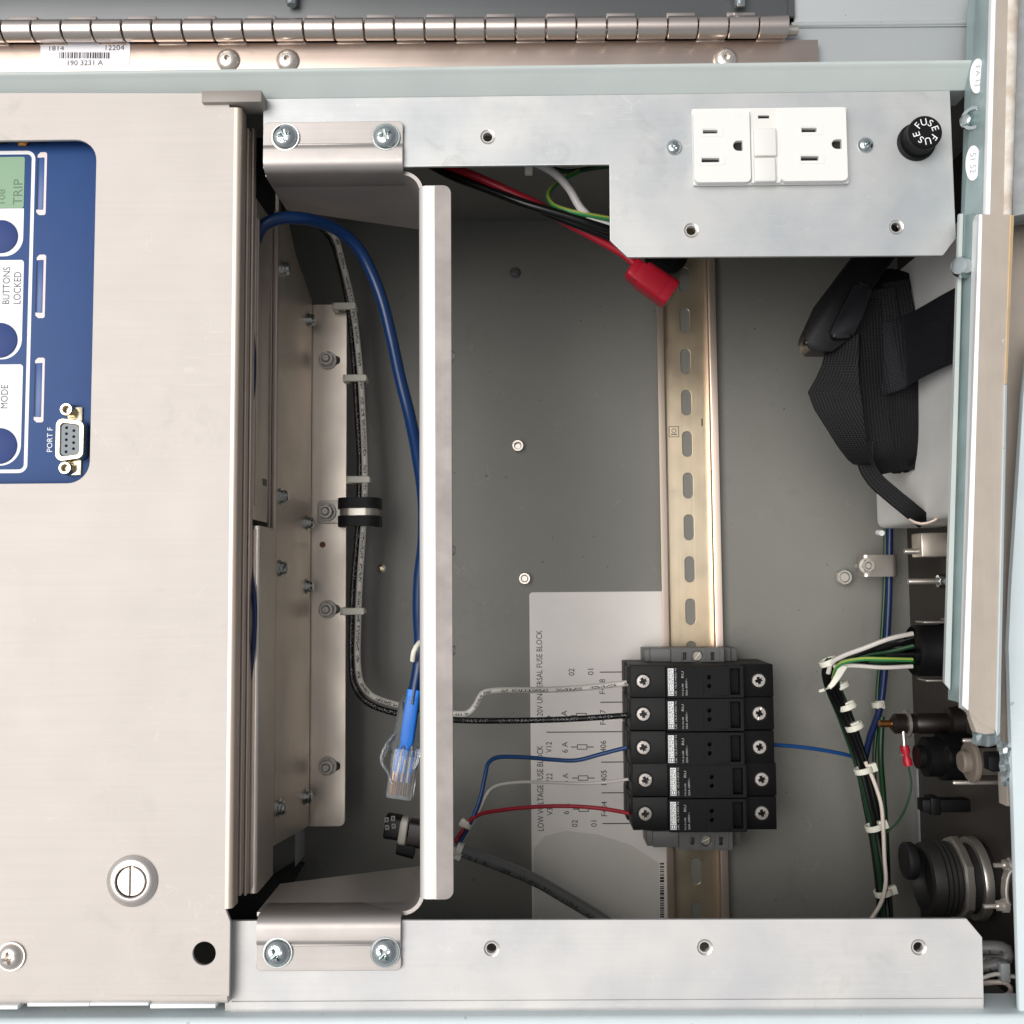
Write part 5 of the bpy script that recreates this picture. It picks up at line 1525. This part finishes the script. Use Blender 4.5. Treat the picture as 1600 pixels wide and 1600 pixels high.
b = MB(); b.tube([P3(*k) for k in ((1426, 990, -96), (1390, 998, -95), (1350, 1013, -98), (1315, 1026, -104), (1299, 1036, -108), (1294, 1052, -111))], 1.2, 8); part('white_strand', b, M['wthin'], hn)
b = MB(); b.tube([P3(*k) for k in ((1426, 1041, -98), (1380, 1043, -99), (1330, 1040, -104), (1303, 1042, -108))], 1.1, 8); part('white_strand', b, M['wthin'], hn)
b = MB(); b.tube([P3(*k) for k in ((1426, 1031, -93), (1380, 1030, -93), (1345, 1030, -96), (1312, 1038, -103), (1302, 1060, -112))], 1.15, 8); part('green_strand', b, M['wgreen'], hn)
for px, py, hd in ((1291, 1034, 0), (1310, 1071, -.2), (1321, 1103, .2), (1332, 1135, .1), (1346, 1203, .9), (1363, 1292, .9), (1377, 1394, .9)):
    dx = .28 if py > 1150 else .42
    tie(hn, (px + 3, py, -122 if py > 1060 else -112), (dx, -.95, 0), 3.0, 4.1, -hd if hd else None)
b = MB(); b.ribbon([P3(1318, 1040, -104), P3(1308, 1058, -103), P3(1296, 1074, -104), P3(1280, 1080, -106)], lambda u: 4.5 - 3 * u, .9, wdir=(.8, .4, .3)); part('tie_tail', b, M['tie'], hn)
wire('pale_long_wire', [(1352, 1190, -121), (1366, 1222, -120), (1377, 1258, -119), (1380, 1295, -119), (1382, 1340, -118), (1384, 1380, -116), (1376, 1412, -116), (1358, 1440, -116), (1335, 1470, -116)], 1.05, M['wpink'], 'pale wire following the harness and leaving under the bottom plate')
vp = bundle('blue_green_pair', 'blue and green wire pair running down the back corner at right', [
    ([(1391, 800, -166), (1390, 860, -166), (1389, 930, -166), (1385, 1010, -164), (1380, 1070, -162), (1374, 1110, -160), (1360, 1150, -156), (1348, 1200, -150)], 1.9, M['navy'], 'blue_strand'),
    ([(1383, 800, -168), (1383, 880, -168), (1381, 940, -168), (1376, 1020, -166), (1371, 1080, -164), (1370, 1130, -162), (1366, 1180, -160), (1368, 1260, -158)], 1.1, M['wdgreen'], 'green_strand')], 'wire pair')
tie(vp, (1372, 1101, -161), (.1, -1, 0), 3, 2.8, -.2)
wire('olive_wire', [(1378, 1120, -158), (1376, 1180, -158), (1380, 1240, -160), (1384, 1300, -160), (1388, 1400, -158)], 1.6, M['wdgreen'], 'dark green wire hidden behind the harness')
cl = thing('wire_clip', 'flat metal clip pinning the blue and green pair to the back panel', 'clip', P3(1375, 884, ZB))
b = MB(); x0, x1, y0, y1 = RC(1344, 867, 1402, 901, -158)
b.bent([(x1, ZB + 1), (x1, -158), (x0 + 3, -158), (x0, -162)], 1.0, y0, y1, axis='y', r=3); part('clip_strap', b, M['steel'], cl)
b = MB().ring((0, 0, 0), (0, 0, 1), 2.2, 4.6, 1.0).hexnut((0, 0, 1), (0, 0, 1), 6.4, 3.2, 2.2).cyl((0, 0, -16), (0, 0, 1), 2.0, 18.5, .6, 16)
pieces('clip_bolt', b, M['brightnut'], cl, [P3(1354, 884, -158.4)])
# wall studs
def stud(py, z, L, lab_, m=None):
    o = thing('wall_stud', lab_, 'bolt', on_wall(py, z))
    q = on_wall(py, z)
    b = MB().lathe([(0, L), (1.3, L), (1.6, L - .5), (1.6, 0)], q, NX, 14); part('thread', b, m or M['steel'], o)
    b = MB().hexnut(q + Vector((-4.4, 0, 0)) * 1, NX, 6.6, 4.2, 1.7).ring(q + Vector((-.9, 0, 0)), NX, 1.7, 5.0, .8); part('nut', b, M['zinc'], o)
stud(861, -118, xR - X(1413, 861, -118), 'threaded stud with nut just below the battery shelf')
stud(908, -118, xR - X(1419, 908, -118), 'threaded stud with nut above the big black connector')
gs = thing('ground_terminal', 'copper coloured stud through a dark brown insulator on the right wall', 'terminal', on_wall(1130, -118))
q = on_wall(1130, -118)
b = MB().lathe([(0, 0), (9, 0), (8, 6), (5.4, 7), (5.4, 22), (4, 24), (0, 24)], q, NX, 28); part('insulator', b, M['phenol'], gs)
b = MB().ring(q + Vector((-27, 0, 0)), NX, 2, 7.2, 1.4); part('washer', b, M['steel'], gs)
b = MB().lathe([(5.2, 24), (5.2, 34), (3, 36), (0, 36)], q, NX, 28); part('collar', b, M['phenol'], gs)
Lg = xR - X(1373, 1130, -118)
b = MB().lathe([(0, 0), (1.9, 0), (1.9, Lg - .6), (1.3, Lg), (0, Lg)], q, NX, 18); part('copper_stud', b, M['brass'], gs)
rc = thing('red_crimp_terminal', 'small red crimp with a thin green wire near the dark sockets', 'crimp', P3(1416, 1178, -115))
b = MB(); b.tube([P3(1413, 1165, -115), P3(1416, 1180, -115), P3(1419, 1196, -115)], 2.1, 12, radf=lambda u: 1 + .25 * math.sin(u * 9)); part('sleeve', b, M['redp'], rc)
b = MB(); b.tube([P3(1411, 1140, -115), P3(1413, 1166, -115)], .9, 8, smooth=False); b.tube([P3(1404, 1179, -115), P3(1427, 1182, -115)], .6, 8, smooth=False); part('tongue', b, M['steel'], rc)
b = MB(); b.tube([P3(*k) for k in ((1419, 1196, -115), (1424, 1225, -116), (1418, 1255, -118), (1402, 1285, -122), (1384, 1302, -124))], .55, 8); part('thin_green_lead', b, M['wdgreen'], rc)
def sock(nm, lab_, py, z, prof, m, cat='connector', grp=None):
    b = MB().lathe(prof, on_wall(py, z), NX, 32)
    return solo(nm, b, m, lab_, cat, grp)
L1 = xR - X(1432, 1182, -108)
sock('dark_socket', 'squat black socket beside the red crimp', 1182, -108, [(0, 0), (12, 0), (12, L1 - 12), (10, L1 - 11.5), (10, L1 - 4), (6, L1 - 3), (6, L1), (0, L1)], M['blackp'])
L2 = xR - X(1478, 1183, -70)
sock('small_dark_socket', 'small black socket left of the pale round disc', 1183, -70, [(0, 0), (5, 0), (5, L2 - 1), (4, L2), (0, L2)], M['blackp'])
L3 = xR - X(1437, 1257, -112)
b = MB(); q = on_wall(1257, -112); b.box(xR - L3, xR - .05, q.y - 3.2, q.y + 3.2, -116, -108, .6); b.box(xR - L3 + 4, xR - L3 + 9, q.y - 4.4, q.y + 4.4, -117, -107, .5)
solo('tiny_black_plug', b, M['blackp'], 'tiny black plug on the wall below the dark sockets', 'plug')
# pale disc with screws
wd = thing('pale_disc_connector', 'pale round disc on edge between two silver pins at right', 'connector', on_wall(1190, -42))
q = on_wall(1190, -42); Ld = xR - X(1512, 1190, -42)
b = MB().lathe([(0, Ld + 3.4), (4.2, Ld + 3.4), (5, Ld + 2.4), (5, Ld), (8.4, Ld - .2), (9.3, Ld - 1), (9.3, Ld - 2.4), (0, Ld - 3)], q, NX, 36); part('disc', b, mat('stone_disc', c(118, 108, 98), 0, .5), wd)
b = MB().lathe([(0, 0), (6, 0), (6, Ld - 2.4), (0, Ld - 2.4)], q, NX, 24); part('barrel', b, M['steel'], wd)
for px, py, z in ((1504, 1157, -36), (1489, 1223, -46)):
    q = on_wall(py, z); L_ = xR - X(px, py, z)
    b = MB().lathe([(0, L_), (.8, L_), (1.0, L_ - .5), (1.0, 9), (2.6, 8.4), (2.6, 5), (1.6, 4.6), (1.6, 0)], q, NX, 14); part('pin', b, M['nickel'], wd)
q = on_wall(1190, -18)
b = MB(); b.box(xR - (xR - X(1542, 1190, -18)), xR - .1, q.y - 3.8, q.y + 3.8, -22, -14, .8); b.box(X(1546, 1190, -12), xR - .2, q.y - 3, q.y + 3, -13.9, -12.6, .4)
solo('black_lamp_socket', b, M['blackp2'], 'small square black socket beside the torn seal', 'socket')
# conduit hub
hb = thing('conduit_hub', 'large grey threaded conduit hub with a black bushing low on the right wall', 'conduit fitting', on_wall(1372, -95))
q = on_wall(1372, -95)
Lh = xR - X(1440, 1372, -95)
pr = [(12, Lh - 6), (14, Lh - 4), (14.6, Lh), (17.0, Lh - .6), (17.4, Lh - 2)]
for k in range(6): pr += [(17.8, Lh - 6 - k * 2.4), (16.6, Lh - 7.2 - k * 2.4)]
pr += [(16.6, 0)]
b = MB().lathe([(0, Lh - 6)] + pr, q, NX, 44); part('threaded_barrel', b, M['hub'], hb)
b = MB().lathe([(16.8, 0), (20.5, 0), (20.5, 3), (19.5, 4), (16.8, 4)], q + Vector((-13, 0, 0)), NX, 12, gear=-1.0); part('lock_ring', b, M['steel'], hb)
b = MB().lathe([(16.8, 0), (20.0, 0), (20.0, 3), (19.5, 4), (16.8, 4)], q + Vector((-4, 0, 0)), NX, 40); part('wall_washer', b, M['steel'], hb)
b = MB(); q2 = q + Vector((-Lh - .5, 6.5, -8)); b.lathe([(0, 0), (8.6, 0), (9.2, .8), (9.2, 4), (8.4, 5), (0, 5)], q2, NX, 32); part('black_bushing', b, M['rubber'], hb)
# U shaped handle and its screws
uh = thing('silver_u_clip', 'silver U-shaped clip with two long screws at the far right', 'clip', on_wall(1385, -8))
za = -10
b = MB(); b.ribbon([Vector((X(1582, 1356, za), Y(1576, 1356, za), za)), Vector((X(1574, 1362, za), Y(1574, 1364, za), za)), Vector((X(1570, 1385, za), Y(1572, 1385, za), za)), Vector((X(1571, 1404, za), Y(1574, 1404, za), za)), Vector((X(1575, 1412, za), Y(1578, 1412, za), za))], 5, 1.4, wdir=(0, 0, 1)); part('loop', b, M['nickel'], uh)
for px, py, px2 in ((1553, 1352, 1584), (1537, 1416, 1574)):
    a0 = P3(px, py, za); a1 = P3(px2, py - 1, za)
    b = MB(); b.tube([a0, a1], 1.0, 10, smooth=False); b.lathe([(0, 0), (3.0, 0), (3.0, 2), (2.2, 2.6), (2.2, 4.4), (1, 4.6)], a1, NX, 8); part('long_screw', b, M['nickel'], uh)
# coiled leads low right
cw = bundle('coiled_grey_leads', 'loose loops of grey wire tucked beside the bottom plate end', [
    ([(1500, 1484, -40), (1545, 1480, -36), (1572, 1484, -34), (1572, 1498, -34), (1545, 1502, -36), (1500, 1500, -40)], 2.9, M['greycab'], 'grey_loop'),
    ([(1500, 1512, -38), (1540, 1510, -34), (1566, 1506, -32), (1572, 1520, -32)], 2.6, M['greycab'], 'grey_loop'),
    ([(1500, 1558, -36), (1540, 1560, -32), (1566, 1558, -30), (1580, 1549, -28), (1574, 1537, -28), (1550, 1535, -30), (1500, 1544, -36)], 1.1, M['wpink'], 'pale_loop'),
    ([(1500, 1538, -30), (1535, 1528, -28), (1555, 1522, -28), (1585, 1526, -28)], .9, M['wthin'], 'thin_loop'),
    ([(1520, 1580, -30), (1556, 1578, -28), (1580, 1570, -28), (1586, 1556, -28)], .9, M['wthin'], 'thin_loop')], 'wires')
q = P3(1572, 1517, -26)
b = MB(); b.box(q.x - 2, q.x + 2, q.y - 5, q.y + 3, -30, -26, .5); solo('grey_wire_stop', b, M['greyl'], 'small pale block beside the loose grey loops', 'block')
